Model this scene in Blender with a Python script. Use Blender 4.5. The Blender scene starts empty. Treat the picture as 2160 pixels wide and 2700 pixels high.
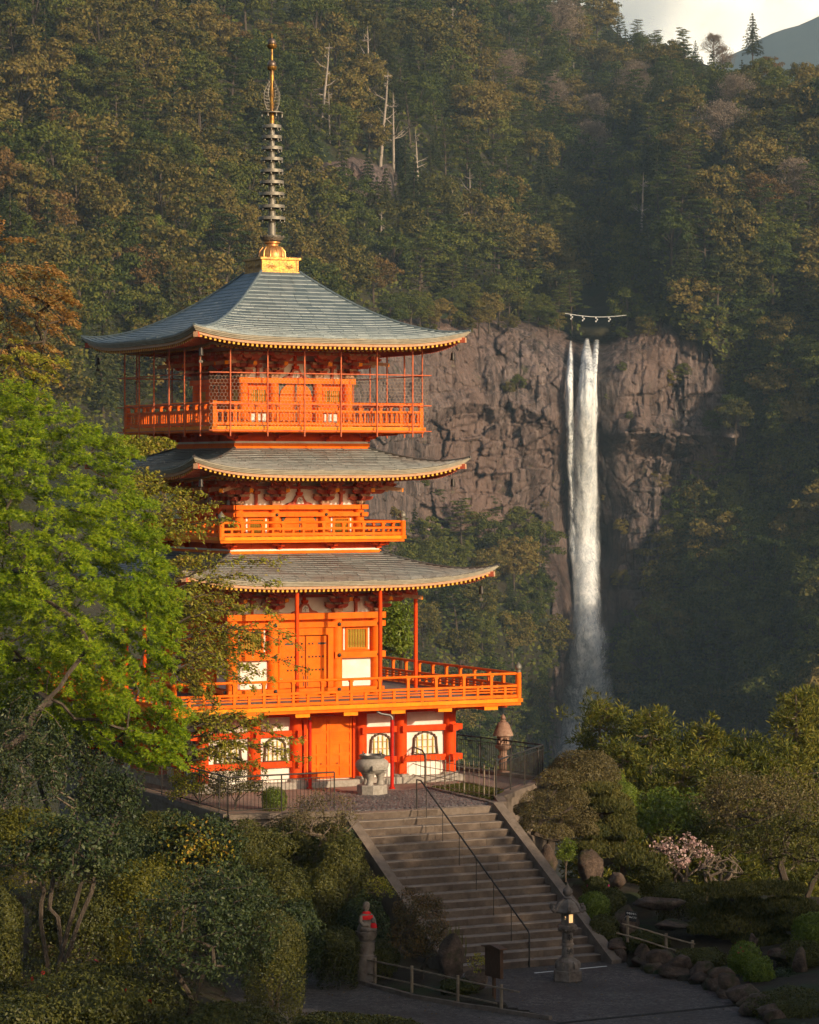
import bpy, math, random
import numpy as np
from math import sin, cos, pi, radians, sqrt
from mathutils import Vector, Matrix

sc = bpy.context.scene
C = sc.collection
# ---------------------------------------------------------------- camera, sky, sun, exposure
F, HY, CZ = 8000.0, 1245.0, 10.3          # focal length and horizon in photograph pixels, eye height in metres
cam = bpy.data.objects.new('camera', bpy.data.cameras.new('camera'))
C.objects.link(cam)
cam.location = (0, 0, CZ); cam.rotation_euler = (radians(90), 0, 0)
cam.data.sensor_fit = 'HORIZONTAL'; cam.data.sensor_width = 36.0
cam.data.lens = F / 2160 * 36; cam.data.shift_y = -(1350 - HY) / 2160
cam.data.clip_start = 0.5; cam.data.clip_end = 20000
sc.camera = cam

SUN_AZ, SUN_EL = radians(180 - 46), radians(16.5)     # clockwise from +Y; low, behind the camera to the right
w = bpy.data.worlds.new('World'); sc.world = w; w.use_nodes = True
nt = w.node_tree
sky = nt.nodes.new('ShaderNodeTexSky'); sky.sky_type = 'NISHITA'; sky.sun_disc = False
sky.sun_elevation = SUN_EL; sky.sun_rotation = SUN_AZ
sky.air_density = 1.0; sky.dust_density = 3.0; sky.ozone_density = 1.0
nt.nodes['Background'].inputs[1].default_value = 0.13
nt.links.new(sky.outputs[0], nt.nodes['Background'].inputs[0])
sun = bpy.data.objects.new('sun', bpy.data.lights.new('sun', 'SUN')); C.objects.link(sun)
sun.data.energy = 4.8; sun.data.angle = radians(0.6); sun.data.color = (1.0, 0.80, 0.55)
sdir = Vector((sin(SUN_AZ) * cos(SUN_EL), cos(SUN_AZ) * cos(SUN_EL), sin(SUN_EL)))
sun.rotation_euler = sdir.to_track_quat('Z', 'Y').to_euler()
sc.view_settings.view_transform = 'Standard'; sc.view_settings.look = 'None'
sc.view_settings.exposure = 0.05; sc.view_settings.gamma = 1.0
sc.render.engine = 'CYCLES'
sc.cycles.use_denoising = True; sc.cycles.use_adaptive_sampling = True; sc.cycles.adaptive_threshold = 0.03
sc.cycles.max_bounces = 6; sc.cycles.transparent_max_bounces = 12
sc.cycles.volume_bounces = 0; sc.cycles.transmission_bounces = 3
sc.cycles.sample_clamp_indirect = 6.0

# ---------------------------------------------------------------- helpers
def G(px, py, z):                      # the point of the level z that the photograph shows at a pixel
    Y = F * (CZ - z) / (py - HY)
    return Vector(((px - 1080) * Y / F, Y, z))
def at(px, py, Y):
    return Vector(((px - 1080) * Y / F, Y, CZ - (py - HY) * Y / F))
def lerp(a, b, t): return a + (b - a) * t
def sstep(a, b, x):
    t = np.clip((np.asarray(x, float) - a) / (b - a), 0, 1); return t * t * (3 - 2 * t)

def tag(o, label=None, cat=None, group=None, kind=None):
    if label: o['label'] = label
    if cat: o['category'] = cat
    if group: o['group'] = group
    if kind: o['kind'] = kind
    return o
def put(name, mesh, parent=None, loc=(0, 0, 0), rot=(0, 0, 0), scale=(1, 1, 1)):
    o = bpy.data.objects.new(name, mesh); C.objects.link(o)
    if parent: o.parent = parent
    o.location = loc; o.rotation_euler = rot; o.scale = scale
    return o
def empty(name, loc=(0, 0, 0), rz=0, label=None, cat=None, group=None):
    o = put(name, None, None, loc, (0, 0, rz)); o.empty_display_size = 0.3
    return tag(o, label, cat, group)

class MB:
    def __init__(s): s.v = []; s.f = []; s.m = []
    def add(s, vs, fs, mi=0):
        n = len(s.v); s.v += [tuple(p) for p in vs]
        for q in fs: s.f.append(tuple(i + n for i in q)); s.m.append(mi)
        return s
    def box(s, x0, x1, y0, y1, z0, z1, mi=0):
        return s.add([(x0,y0,z0),(x1,y0,z0),(x1,y1,z0),(x0,y1,z0),(x0,y0,z1),(x1,y0,z1),(x1,y1,z1),(x0,y1,z1)],
              [(0,3,2,1),(4,5,6,7),(0,1,5,4),(1,2,6,5),(2,3,7,6),(3,0,4,7)], mi)
    def cbox(s, c, sz, mi=0):
        return s.box(c[0]-sz[0]/2, c[0]+sz[0]/2, c[1]-sz[1]/2, c[1]+sz[1]/2, c[2]-sz[2]/2, c[2]+sz[2]/2, mi)
    def bar(s, a, b, wd, ht, mi=0, mend=None, up=(0,0,1)):     # a beam from a to b
        a = Vector(a); b = Vector(b); d = (b - a).normalized(); u = Vector(up)
        r = d.cross(u).normalized() * wd / 2; u = r.normalized().cross(d).normalized() * ht / 2
        vs = [a-r-u, a+r-u, a+r+u, a-r+u, b-r-u, b+r-u, b+r+u, b-r+u]
        s.add(vs, [(0,1,5,4),(1,2,6,5),(2,3,7,6),(3,0,4,7)], mi)
        return s.add(vs, [(3,2,1,0),(4,5,6,7)], mi if mend is None else mend)
    def tube(s, pts, rad, n=8, mi=0, cap=True):
        pts = [Vector(p) for p in pts]
        if not hasattr(rad, '__len__'): rad = [rad] * len(pts)
        base = len(s.v); prev = None
        for i, p in enumerate(pts):
            t = (pts[min(i+1, len(pts)-1)] - pts[max(i-1, 0)])
            t = t.normalized() if t.length > 1e-9 else Vector((0,0,1))
            if prev is None:
                a = Vector((0,0,1)) if abs(t.z) < .9 else Vector((1,0,0))
                u = t.cross(a).normalized()
            else:
                u = (prev - t * prev.dot(t)).normalized()
            prev = u; v = t.cross(u)
            for k in range(n):
                an = 2*pi*k/n; s.v.append(tuple(p + (u*cos(an) + v*sin(an)) * rad[i]))
        for i in range(len(pts)-1):
            for k in range(n):
                a = base+i*n+k; b = base+i*n+(k+1)%n
                s.f.append((a, b, b+n, a+n)); s.m.append(mi)
        if cap:
            s.f.append(tuple(base+k for k in reversed(range(n)))); s.m.append(mi)
            e = base+(len(pts)-1)*n; s.f.append(tuple(e+k for k in range(n))); s.m.append(mi)
        return s
    def lathe(s, prof, n=16, c=(0,0,0), mi=0, ph=0.0, sx=1, sy=1):
        base = len(s.v)
        for r, z in prof:
            for k in range(n):
                a = ph + 2*pi*k/n; s.v.append((c[0]+r*cos(a)*sx, c[1]+r*sin(a)*sy, c[2]+z))
        for i in range(len(prof)-1):
            for k in range(n):
                a = base+i*n+k; b = base+i*n+(k+1)%n
                s.f.append((a, b, b+n, a+n)); s.m.append(mi)
        s.f.append(tuple(base+k for k in reversed(range(n)))); s.m.append(mi)
        e = base+(len(prof)-1)*n; s.f.append(tuple(e+k for k in range(n))); s.m.append(mi)
        return s
    def prism(s, poly, y0, y1, mi=0):      # polygon in x,z (counter-clockwise seen from -y) extruded along y
        n = len(poly)
        vs = [(x, y0, z) for x, z in poly] + [(x, y1, z) for x, z in poly]
        fs = [tuple(range(n)), tuple(reversed(range(n, 2*n)))] + [(i, i+n, (i+1) % n + n, (i+1) % n) for i in range(n)]
        return s.add(vs, fs, mi)
    def xprism(s, poly, x0, x1, mi=0):     # polygon in y,z extruded along x
        n = len(poly)
        vs = [(x0, y, z) for y, z in poly] + [(x1, y, z) for y, z in poly]
        fs = [tuple(reversed(range(n))), tuple(range(n, 2*n))] + [(i, (i+1) % n, (i+1) % n + n, i+n) for i in range(n)]
        return s.add(vs, fs, mi)
    def join(s, o, M=None, mi=None):
        vs = o.v if M is None else [tuple(M @ Vector(p)) for p in o.v]
        n = len(s.v); s.v += vs
        for q, m in zip(o.f, o.m): s.f.append(tuple(i+n for i in q)); s.m.append(m if mi is None else mi)
        return s
    def mesh(s, name, mats, smooth=None):
        me = bpy.data.meshes.new(name); me.from_pydata(s.v, [], s.f)
        if not isinstance(mats, (list, tuple)): mats = [mats]
        for m in mats: me.materials.append(m)
        if len(mats) > 1: me.polygons.foreach_set('material_index', s.m)
        if smooth:
            me.polygons.foreach_set('use_smooth', [True] * len(s.f)); me.set_sharp_from_angle(angle=radians(smooth))
        me.update(); return me
    def build(s, name, mats, parent=None, smooth=None, loc=(0,0,0), rot=(0,0,0)):
        return put(name, s.mesh(name, mats, smooth), parent, loc, rot)

def np_mesh(name, V, Fc, mats, mi=None, smooth=False):
    V = np.asarray(V, np.float32); Fc = np.asarray(Fc, np.int32); k = Fc.shape[1]
    me = bpy.data.meshes.new(name)
    me.vertices.add(len(V)); me.vertices.foreach_set('co', V.ravel())
    me.loops.add(Fc.size); me.loops.foreach_set('vertex_index', Fc.ravel())
    me.polygons.add(len(Fc)); me.polygons.foreach_set('loop_start', np.arange(0, Fc.size, k, dtype=np.int32))
    if not isinstance(mats, (list, tuple)): mats = [mats]
    for m in mats: me.materials.append(m)
    if mi is not None: me.polygons.foreach_set('material_index', np.asarray(mi, np.int32))
    if smooth: me.polygons.foreach_set('use_smooth', np.ones(len(Fc), bool))
    me.update(calc_edges=True); me.validate()
    return me

# value noise in numpy
_rs = np.random.RandomState(7)
_tab = _rs.rand(64, 64, 64).astype(np.float32)
def vnoise(x, y, z=0.0):
    x, y, z = np.broadcast_arrays(np.asarray(x, float), np.asarray(y, float), np.asarray(z, float))
    xi, yi, zi = np.floor(x).astype(int), np.floor(y).astype(int), np.floor(z).astype(int)
    fx, fy, fz = x-xi, y-yi, z-zi
    fx = fx*fx*(3-2*fx); fy = fy*fy*(3-2*fy); fz = fz*fz*(3-2*fz)
    t = lambda a, b, c: _tab[(xi+a) % 64, (yi+b) % 64, (zi+c) % 64]
    r = 0
    for a, wa in ((0, 1-fx), (1, fx)):
        for b, wb in ((0, 1-fy), (1, fy)):
            for c, wc in ((0, 1-fz), (1, fz)): r = r + t(a, b, c)*wa*wb*wc
    return r*2-1
def fbm(x, y, z=0.0, o=4):
    r = 0; a = 1.0; f = 1.0
    for i in range(o):
        r = r + a*vnoise(np.asarray(x)*f+i*11.3, np.asarray(y)*f+i*5.7, np.asarray(z)*f+i*3.1); a *= .5; f *= 2.03
    return r

# ---------------------------------------------------------------- materials
MATS = {}
class NB:
    def __init__(s, name):
        s.m = bpy.data.materials.new(name); s.m.use_nodes = True; s.t = s.m.node_tree
        s.b = s.t.nodes['Principled BSDF']; s.out = s.t.nodes['Material Output']; MATS[name] = s.m
    def n(s, kind, **kw):
        x = s.t.nodes.new('ShaderNode' + kind)
        for k, v in kw.items():
            if k.startswith('i_'):
                key = k[2:]; key = int(key) if key.isdigit() else key
                if hasattr(v, 'is_linked') or isinstance(v, bpy.types.NodeSocket): s.t.links.new(v, x.inputs[key])
                else: x.inputs[key].default_value = v
            else: setattr(x, k, v)
        return x
    def l(s, a, b): s.t.links.new(a, b)
    def coord(s, kind='Object'):
        if kind == 'Position': return s.n('NewGeometry').outputs['Position']
        return s.n('TexCoord').outputs[kind]
    def noise(s, sc_, detail=4, co=None, rough=.6, stretch=None):
        co = co or s.coord()
        if stretch:
            mp = s.n('Mapping'); s.l(co, mp.inputs[0]); mp.inputs['Scale'].default_value = stretch; co = mp.outputs[0]
        x = s.n('TexNoise'); x.inputs['Scale'].default_value = sc_; x.inputs['Detail'].default_value = detail
        x.inputs['Roughness'].default_value = rough; s.l(co, x.inputs['Vector']); return x.outputs['Fac']
    def ramp(s, fac, stops):
        x = s.n('ValToRGB'); s.l(fac, x.inputs[0]); e = x.color_ramp.elements
        while len(e) < len(stops): e.new(.5)
        for el, (p, c) in zip(e, stops): el.position = p; el.color = (*c, 1) if len(c) == 3 else c
        return x.outputs[0]
    def mix(s, fac, a, b, kind='MIX'):
        x = s.n('Mix', data_type='RGBA', blend_type=kind)
        for v, i in ((fac, 0), (a, 6), (b, 7)):
            if isinstance(v, bpy.types.NodeSocket): s.l(v, x.inputs[i])
            elif isinstance(v, (int, float)): x.inputs[i].default_value = v
            else: x.inputs[i].default_value = (*v, 1)
        return x.outputs[2]
    def math(s, op, a, b=0.0, clamp=False):
        x = s.n('Math', operation=op, use_clamp=clamp)
        for i, v in enumerate((a, b)):
            if isinstance(v, bpy.types.NodeSocket): s.l(v, x.inputs[i])
            else: x.inputs[i].default_value = v
        return x.outputs[0]
    def bump(s, h, dist=.02, strength=1.0):
        x = s.n('Bump'); x.inputs['Strength'].default_value = strength; x.inputs['Distance'].default_value = dist
        s.l(h, x.inputs['Height']); s.l(x.outputs[0], s.b.inputs['Normal'])
    def col(s, c):
        if isinstance(c, bpy.types.NodeSocket): s.l(c, s.b.inputs['Base Color'])
        else: s.b.inputs['Base Color'].default_value = (*c, 1)
        return s
    def rough(s, r, spec=.4, metal=0):
        s.b.inputs['Roughness'].default_value = r; s.b.inputs['Specular IOR Level'].default_value = spec
        s.b.inputs['Metallic'].default_value = metal; return s

def simple(name, c1, c2, scale=4, rough=.6, bump=0.0, bscale=30, spec=.25, metal=0, stretch=None, co='Object', lo=.35, hi=.65):
    b = NB(name); k = b.coord(co)
    f = b.noise(scale, 5, k, .65, stretch)
    b.col(b.ramp(f, [(lo, c1), (hi, c2)])).rough(rough, spec, metal)
    if bump: b.bump(b.noise(bscale, 4, k, .6, stretch), bump)
    return b.m
def leafmat(name, cols, trans=.35, rough=.55, spec=.25, nsc=.6, var=.35):
    b = NB(name); g = b.n('NewGeometry')
    oi = b.n('ObjectInfo').outputs['Random']
    f = b.math('ADD', b.math('MULTIPLY', g.outputs['Random Per Island'], .55), b.math('MULTIPLY', b.noise(nsc, 2, g.outputs['Position']), .5))
    f = b.math('ADD', f, b.math('MULTIPLY', b.math('SUBTRACT', oi, .5), var), True)
    n = len(cols); c = b.ramp(f, [((i+.5)/n*.8+.1, k) for i, k in enumerate(cols)])
    b.col(c).rough(rough, spec)
    tr = b.n('BsdfTranslucent'); b.l(b.mix(1.0, c, (1.25, 1.2, .6), 'MULTIPLY'), tr.inputs[0])
    mx = b.n('MixShader'); mx.inputs[0].default_value = trans
    b.l(b.b.outputs[0], mx.inputs[1]); b.l(tr.outputs[0], mx.inputs[2]); b.l(mx.outputs[0], b.out.inputs[0])
    return b.m

def paint(name, c1, c2, fade):
    """painted timber: slightly faded, with rain streaks, flaking specks and grime"""
    b = NB(name); k = b.coord('Object'); kp = b.coord('Position')
    c = b.ramp(b.noise(2.2, 5, k, .7), [(.35, c1), (.65, c2)])
    c = b.mix(b.ramp(b.noise(1.1, 5, kp, .7), [(.5, (0,0,0)), (.75, (.45,.45,.45))]), c, fade)
    c = b.mix(b.ramp(b.noise(5, 6, kp, .75, (1, 1, .12)), [(.55, (0,0,0)), (.75, (.5,.5,.5))]), c, tuple(v*.35 for v in c2))
    c = b.mix(b.ramp(b.noise(16, 4, kp, .8), [(.70, (0,0,0)), (.74, (.7,.7,.7))]), c, (.5, .36, .26))
    b.col(c).rough(.6, .08); b.bump(b.noise(40, 4, k, .6, (1, 1, .3)), .004); return b.m
ORANGE = paint('orange_paint', (.88, .165, .006), (.76, .12, .005), (.82, .23, .03))
VERM = paint('vermilion_paint', (.74, .07, .006), (.62, .048, .005), (.7, .12, .02))
RED = simple('red_paint', (.55, .02, .008), (.42, .015, .008), 3, .6, spec=.08)
AMBER = paint('amber_paint', (.9, .29, .010), (.84, .22, .007), (.8, .32, .05))
YELLOW = simple('yellow_ochre_paint', (.72, .42, .05), (.6, .3, .03), 5, .6)
PLASTER = simple('white_plaster', (.82, .76, .68), (.7, .6, .5), 2.2, .9, .003, 40)
BRKT = simple('weathered_red_timber', (.42, .045, .02), (.48, .14, .075), 5, .75, .004, 40)
PALEW = simple('pale_cedar_timber', (.55, .33, .2), (.42, .22, .12), 5, .75, .004, 40, stretch=(1, 6, 6))
SLAT = simple('yellow_lattice_paint', (.62, .45, .08), (.38, .28, .04), 6, .6)
DARKIN = simple('dark_interior', (.02, .015, .012), (.03, .02, .015), 4, .9)
BRONZE = simple('black_bronze', (.035, .03, .028), (.06, .05, .04), 10, .45, metal=.6)
VERDI = simple('weathered_bronze', (.16, .15, .13), (.24, .21, .17), 8, .5, .004, 40, metal=.4)
GOLD = simple('gilded_bronze', (.44, .23, .05), (.17, .09, .04), 6, .45, .01, 14, metal=.75, lo=.36, hi=.66)
DECKW = simple('grey_deck_boards', (.16, .12, .1), (.24, .19, .16), 3, .8, .004, 30, stretch=(1, 8, 1))
IRON = simple('dark_iron', (.035, .033, .03), (.055, .045, .038), 6, .5, metal=.5)
STEEL = simple('brushed_steel', (.2, .19, .18), (.13, .12, .115), 5, .45, metal=.7)
RUSTBAR = simple('red_oxide_bar', (.55, .12, .03), (.35, .07, .03), 4, .6)
BAMBOO = simple('weathered_bamboo', (.26, .2, .135), (.15, .11, .075), 5, .6, .003, 30)
WOODSIGN = simple('dark_stained_timber', (.07, .035, .02), (.11, .055, .03), 4, .7, .004, 25, stretch=(6, 6, 1))
GREYWOOD = simple('weathered_grey_timber', (.22, .16, .12), (.32, .25, .19), 4, .8, .004, 25, stretch=(1, 1, 6))
GRANITE = simple('pale_granite', (.26, .225, .185), (.38, .33, .28), 12, .8, .004, 60)
LANTERN = simple('lichened_granite', (.24, .2, .17), (.10, .075, .058), 3.2, .85, .008, 30)
BLACKSIGN = simple('black_sign_board', (.012, .012, .015), (.02, .02, .022), 6, .5)
WHITEPAINT = simple('white_lettering', (.78, .78, .76), (.7, .7, .68), 6, .7)
REDCLOTH = simple('red_cloth', (.62, .012, .015), (.45, .008, .01), 12, .85, .004, 50)
BARK = simple('grey_brown_bark', (.05, .037, .027), (.10, .075, .055), 5, .9, .02, 18, stretch=(3, 3, .6))
BARKP = simple('pale_bark', (.11, .08, .055), (.2, .15, .11), 5, .85, .01, 18, stretch=(3, 3, .6))
DEADW = simple('bleached_dead_wood', (.24, .2, .165), (.36, .3, .25), 4, .85)

def stonemat(name, c1, c2, c3, scale, bump, bs, co='Object', moss=None):
    b = NB(name); k = b.coord(co)
    c = b.ramp(b.noise(scale, 8, k, .7), [(.3, c1), (.5, c2), (.72, c3)])
    if moss:
        c = b.mix(b.ramp(b.noise(scale*.6, 5, k), [(.5, (0,0,0)), (.62, (1,1,1))]), c, moss)
    b.col(c).rough(.9, .25)
    b.bump(b.noise(bs, 8, k, .7), bump); return b.m
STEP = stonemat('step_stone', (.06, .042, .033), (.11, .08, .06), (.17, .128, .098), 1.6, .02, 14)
TREAD = stonemat('skylit_worn_tread_stone', (.15, .115, .09), (.23, .18, .145), (.32, .26, .21), 1.8, .015, 18)  # paler than the risers: light from the sky put into the colour, besides wear
ROCK = stonemat('garden_rock', (.03, .022, .018), (.10, .066, .047), (.22, .15, .105), 2.2, .12, 6, co='Position', moss=(.04, .042, .014))
KERB = stonemat('kerb_stone', (.10, .075, .06), (.17, .13, .10), (.22, .17, .14), 3, .02, 14)
APRON = stonemat('apron_paving', (.2, .13, .1), (.26, .18, .14), (.3, .22, .18), 1.2, .005, 25)
COBBLE = simple('dark_cobble', (.07, .06, .06), (.15, .125, .12), 1.7, .5, .01, 25, co='Position')
MORTAR = simple('pale_mortar', (.27, .23, .2), (.2, .16, .14), 4, .9, .01, 40)
def asphalt():
    b = NB('grey_aggregate_paving'); k = b.coord('Position')
    c = b.ramp(b.noise(7, 8, k, .95), [(.40, (.03, .025, .023)), (.5, (.085, .07, .063)), (.62, (.24, .2, .175))])
    c = b.mix(b.ramp(b.noise(.5, 5, k), [(.4, (0,0,0)), (.65, (.65,.65,.65))]), c, (.045, .036, .031))
    b.col(c).rough(.85, .3); b.bump(b.noise(35, 3, k), .01); return b.m
ASPH = asphalt()
SOIL = stonemat('leaf_litter_soil', (.02, .014, .009), (.035, .025, .014), (.05, .042, .018), 1.1, .05, 6, co='Position', moss=(.03, .04, .012))
# ================================================================ the mountains, the cliff and the waterfall
CP = np.array([(-700,2200,380),(-700,1500,440),(-700,900,560),(-700,300,700),(-700,-250,800),
 (0,2100,420),(0,1500,500),(0,900,590),(0,450,690),(0,0,790),(0,-250,860),
 (400,2100,480),(400,1500,560),(400,900,655),(400,500,740),(400,0,860),(400,-250,930),
 (800,2000,600),(800,1500,690),(800,900,765),(800,540,845),(800,420,860),(800,0,1010),(800,-250,1100),
 (1050,2000,690),(1050,1650,760),(1050,1430,825),(1050,860,850),(1050,540,900),(1050,420,925),(1100,200,1030),(1100,-50,1180),(1100,-250,1290),
 (1300,2050,730),(1300,1700,800),(1300,1430,868),(1300,860,888),(1300,780,905),(1300,500,1000),(1250,250,1110),(1300,0,1260),(1300,-200,1400),
 (1450,1990,868),(1480,1430,897),(1480,890,905),(1440,700,960),(1450,500,1050),(1480,300,1180),(1500,100,1360),(1500,-100,1560),
 (1560,2000,890),(1560,1430,905),(1560,893,912),(1570,820,960),(1570,740,1010),(1575,600,1080),(1585,400,1180),(1590,270,1290),(1640,120,1480),(1650,20,1640),
 (1640,2000,880),(1640,1430,897),(1640,890,905),(1690,700,940),(1690,500,1010),(1700,330,1110),(1750,200,1230),(1800,110,1480),(1950,140,1330),(1950,230,1180),
 (1800,2050,850),(1800,1800,885),(1800,1600,895),(1800,1250,902),(1800,900,905),(1850,650,920),(1850,400,1010),
 (1950,2050,760),(1950,1800,868),(1950,1600,885),(1950,1200,895),(1950,900,900),(2060,1200,888),(2060,1500,880),(2000,650,910),(2000,350,1030),
 (2160,2100,650),(2160,1800,780),(2160,1400,860),(2160,1000,880),(2160,800,900),(2160,600,920),(2160,300,1010),(2160,210,1100),
 (2500,2100,560),(2500,1500,770),(2500,1000,890),(2500,500,920),(2500,250,1000),
 (3000,2100,470),(3000,1500,740),(3000,900,890),(3000,400,930),(3400,2100,450),(3400,1200,730),(3400,500,920),(3400,300,970)], float)
def _tps():
    P = CP[:, :2]/1000; n = len(P)
    d = np.sqrt(((P[:, None]-P[None])**2).sum(-1)); K = np.where(d > 0, d*d*np.log(d+1e-9), 0) + np.eye(n)*.002
    A = np.zeros((n+3, n+3)); A[:n, :n] = K; A[:n, n] = 1; A[:n, n+1:] = P; A[n, :n] = 1; A[n+1:, :n] = P.T
    return P, np.linalg.solve(A, np.r_[CP[:, 2], 0, 0, 0])
_TP, _TW = _tps()
def Dep(px, py):                          # distance of the mountainside behind a pixel, in metres
    px = np.asarray(px, float); py = np.asarray(py, float); sh = px.shape
    q = np.stack([px.ravel(), py.ravel()], 1)/1000; out = np.empty(len(q))
    for i in range(0, len(q), 20000):
        s = q[i:i+20000]; d = np.sqrt(((s[:, None]-_TP[None])**2).sum(-1)); K = np.where(d > 0, d*d*np.log(d+1e-9), 0)
        out[i:i+20000] = K @ _TW[:-3] + _TW[-3] + s @ _TW[-2:]
    return out.reshape(sh)
def W3(px, py, Y): return np.stack([(px-1080)*Y/F, Y, CZ-(py-HY)*Y/F], -1)
def cliffmask(px, py):
    """1 on bare rock, 0 on wooded ground"""
    n = 55*fbm(px/120, py/120, 3.3, 3); px = np.asarray(px, float); py = np.asarray(py, float)
    top = np.interp(px, [900, 1050, 1200, 1380, 1490, 1520, 1620, 1650, 1750, 1850, 1950], [860, 850, 850, 845, 860, 880, 880, 850, 850, 900, 1000])
    bot = np.interp(px, [900, 1050, 1150, 1330, 1420, 1450, 1700, 1800, 1950], [1390, 1430, 1440, 1410, 1500, 2010, 1750, 1400, 1260])
    rt = np.interp(py, [850, 1000, 1250, 1400, 1600, 2000], [1880, 1925, 1955, 1825, 1735, 1670])
    lf = np.interp(py, [850, 1430, 1500, 2000], [880, 940, 1425, 1445])
    m = sstep(-25, 25, py-top+n*.35)*sstep(-30, 30, bot-py+n)*sstep(-40, 40, rt-px+n)*sstep(-30, 30, px-lf+n)
    b2 = sstep(-18, 18, 50-np.abs(py-478-.05*(px-900)+n*.6))*sstep(-40, 40, 130-np.abs(px-915))
    return np.maximum(m, b2*.95)
def ridge_top(px):
    return np.interp(px, [-700, 1560, 1640, 1700, 1800, 1900, 1960, 2040, 2160, 2400, 3400], [-250, 20, 100, 122, 150, 182, 205, 215, 250, 285, 360])

def rockmat():
    b = NB('cliff_rock'); k = b.coord('Position')
    big = b.noise(.018, 4, k, .6); mid = b.noise(.09, 8, k, .72); ver = b.noise(.35, 6, k, .7, (1, 1, .1))
    c = b.ramp(mid, [(.28, (.035, .029, .027)), (.45, (.09, .07, .063)), (.6, (.15, .115, .10)), (.78, (.24, .195, .17))])
    c = b.mix(b.ramp(ver, [(.42, (0,0,0)), (.6, (.75,.75,.75))]), c, (.19, .15, .14))
    c = b.mix(b.ramp(b.noise(.3, 6, k, .7, (1, 1, .12)), [(.50, (0,0,0)), (.6, (.92,.92,.92))]), c, (.022, .019, .019))
    c = b.mix(b.ramp(b.noise(1.1, 5, k, .7, (1, 1, .07)), [(.5, (0,0,0)), (.62, (.7,.7,.7))]), c, (.03, .025, .025))
    c = b.mix(b.ramp(b.noise(.8, 5, k, .7, (1, 1, .09)), [(.56, (0,0,0)), (.66, (.6,.6,.6))]), c, (.30, .26, .24))
    c = b.mix(b.ramp(big, [(.45, (0,0,0)), (.65, (.6,.6,.6))]), c, (.15, .095, .072))
    c = b.mix(b.ramp(b.noise(.11, 6, k, .75), [(.6, (0,0,0)), (.68, (.75,.75,.75))]), c, (.05, .055, .02))
    sx = b.n('SeparateXYZ'); b.l(k, sx.inputs[0])       # rock kept wet by the fall is darker and smoother
    wet = b.math('SUBTRACT', 1.0, b.math('MULTIPLY', b.math('ABSOLUTE', b.math('SUBTRACT', sx.outputs[0], 55.0)), .07), True)
    wet = b.ramp(b.math('ADD', wet, b.math('MULTIPLY', b.math('SUBTRACT', b.noise(.08, 5, k, .7), .5), 1.6)), [(.35, (0,0,0)), (.75, (.7,.7,.7))])
    c = b.mix(wet, c, (.028, .028, .031)); c = b.mix(1.0, c, (.92, .86, .85), 'MULTIPLY')
    b.col(c).rough(.85, .3)
    v = b.n('TexVoronoi', feature='DISTANCE_TO_EDGE'); mp = b.n('Mapping'); b.l(k, mp.inputs[0]); mp.inputs['Scale'].default_value = (.22, .22, .09)
    wn = b.n('TexNoise'); wn.inputs['Scale'].default_value = .15; wn.inputs['Detail'].default_value = 5; b.l(k, wn.inputs['Vector'])
    mx = b.n('Mix', data_type='VECTOR'); mx.inputs[0].default_value = .25; b.l(mp.outputs[0], mx.inputs[4]); b.l(wn.outputs['Color'], mx.inputs[5])
    b.l(mx.outputs[1], v.inputs['Vector']); v.inputs['Scale'].default_value = 1.3
    h = b.math('ADD', b.math('MULTIPLY', b.math('MINIMUM', v.outputs['Distance'], .12), 3.0), b.math('MULTIPLY', b.noise(.5, 8, k, .72), .9))
    b.bump(h, .8, .8); return b.m
CLIFF = rockmat()
HILLSOIL = stonemat('forest_floor', (.018, .018, .008), (.032, .03, .013), (.06, .045, .028), .06, 1.2, .3, co='Position', moss=(.02, .03, .01))

def sheet(name, x0, x1, nx, nyr, depth, mat, bottom=2200, top=None, skirt=True):
    u = np.linspace(x0, x1, nx); tp = ridge_top(u) if top is None else np.full(nx, top)
    v = np.linspace(0, 1, nyr)[:, None]
    PX = np.broadcast_to(u, (nyr, nx)); PY = tp[None]*(1-v) + bottom*v
    Y = depth(PX, PY); V = W3(PX, PY, Y)
    if skirt:      # the far side of the ridge falls away behind the skyline
        r = V[0].copy(); r[:, 1] += 350; r[:, 0] *= (r[:, 1]/V[0][:, 1]); r[:, 2] -= 170
        V = np.concatenate([r[None], V], 0); nyr += 1
    i = np.arange(nyr*nx).reshape(nyr, nx)
    Fc = np.stack([i[:-1, :-1].ravel(), i[1:, :-1].ravel(), i[1:, 1:].ravel(), i[:-1, 1:].ravel()], 1)
    return np_mesh(name, V.reshape(-1, 3), Fc, mat, smooth=skirt)
def hill_noise(px, py): return 22*fbm(px/330, py/330, 1.7, 4)*sstep(1990, 1700, py)
def d_hill(px, py): return Dep(px, py) + hill_noise(px, py)*(1-cliffmask(px, py)) + 9*cliffmask(px, py)
tag(put('mountainside', sheet('mountainside', -700, 3400, 300, 190, d_hill, HILLSOIL)), kind='structure')

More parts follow.
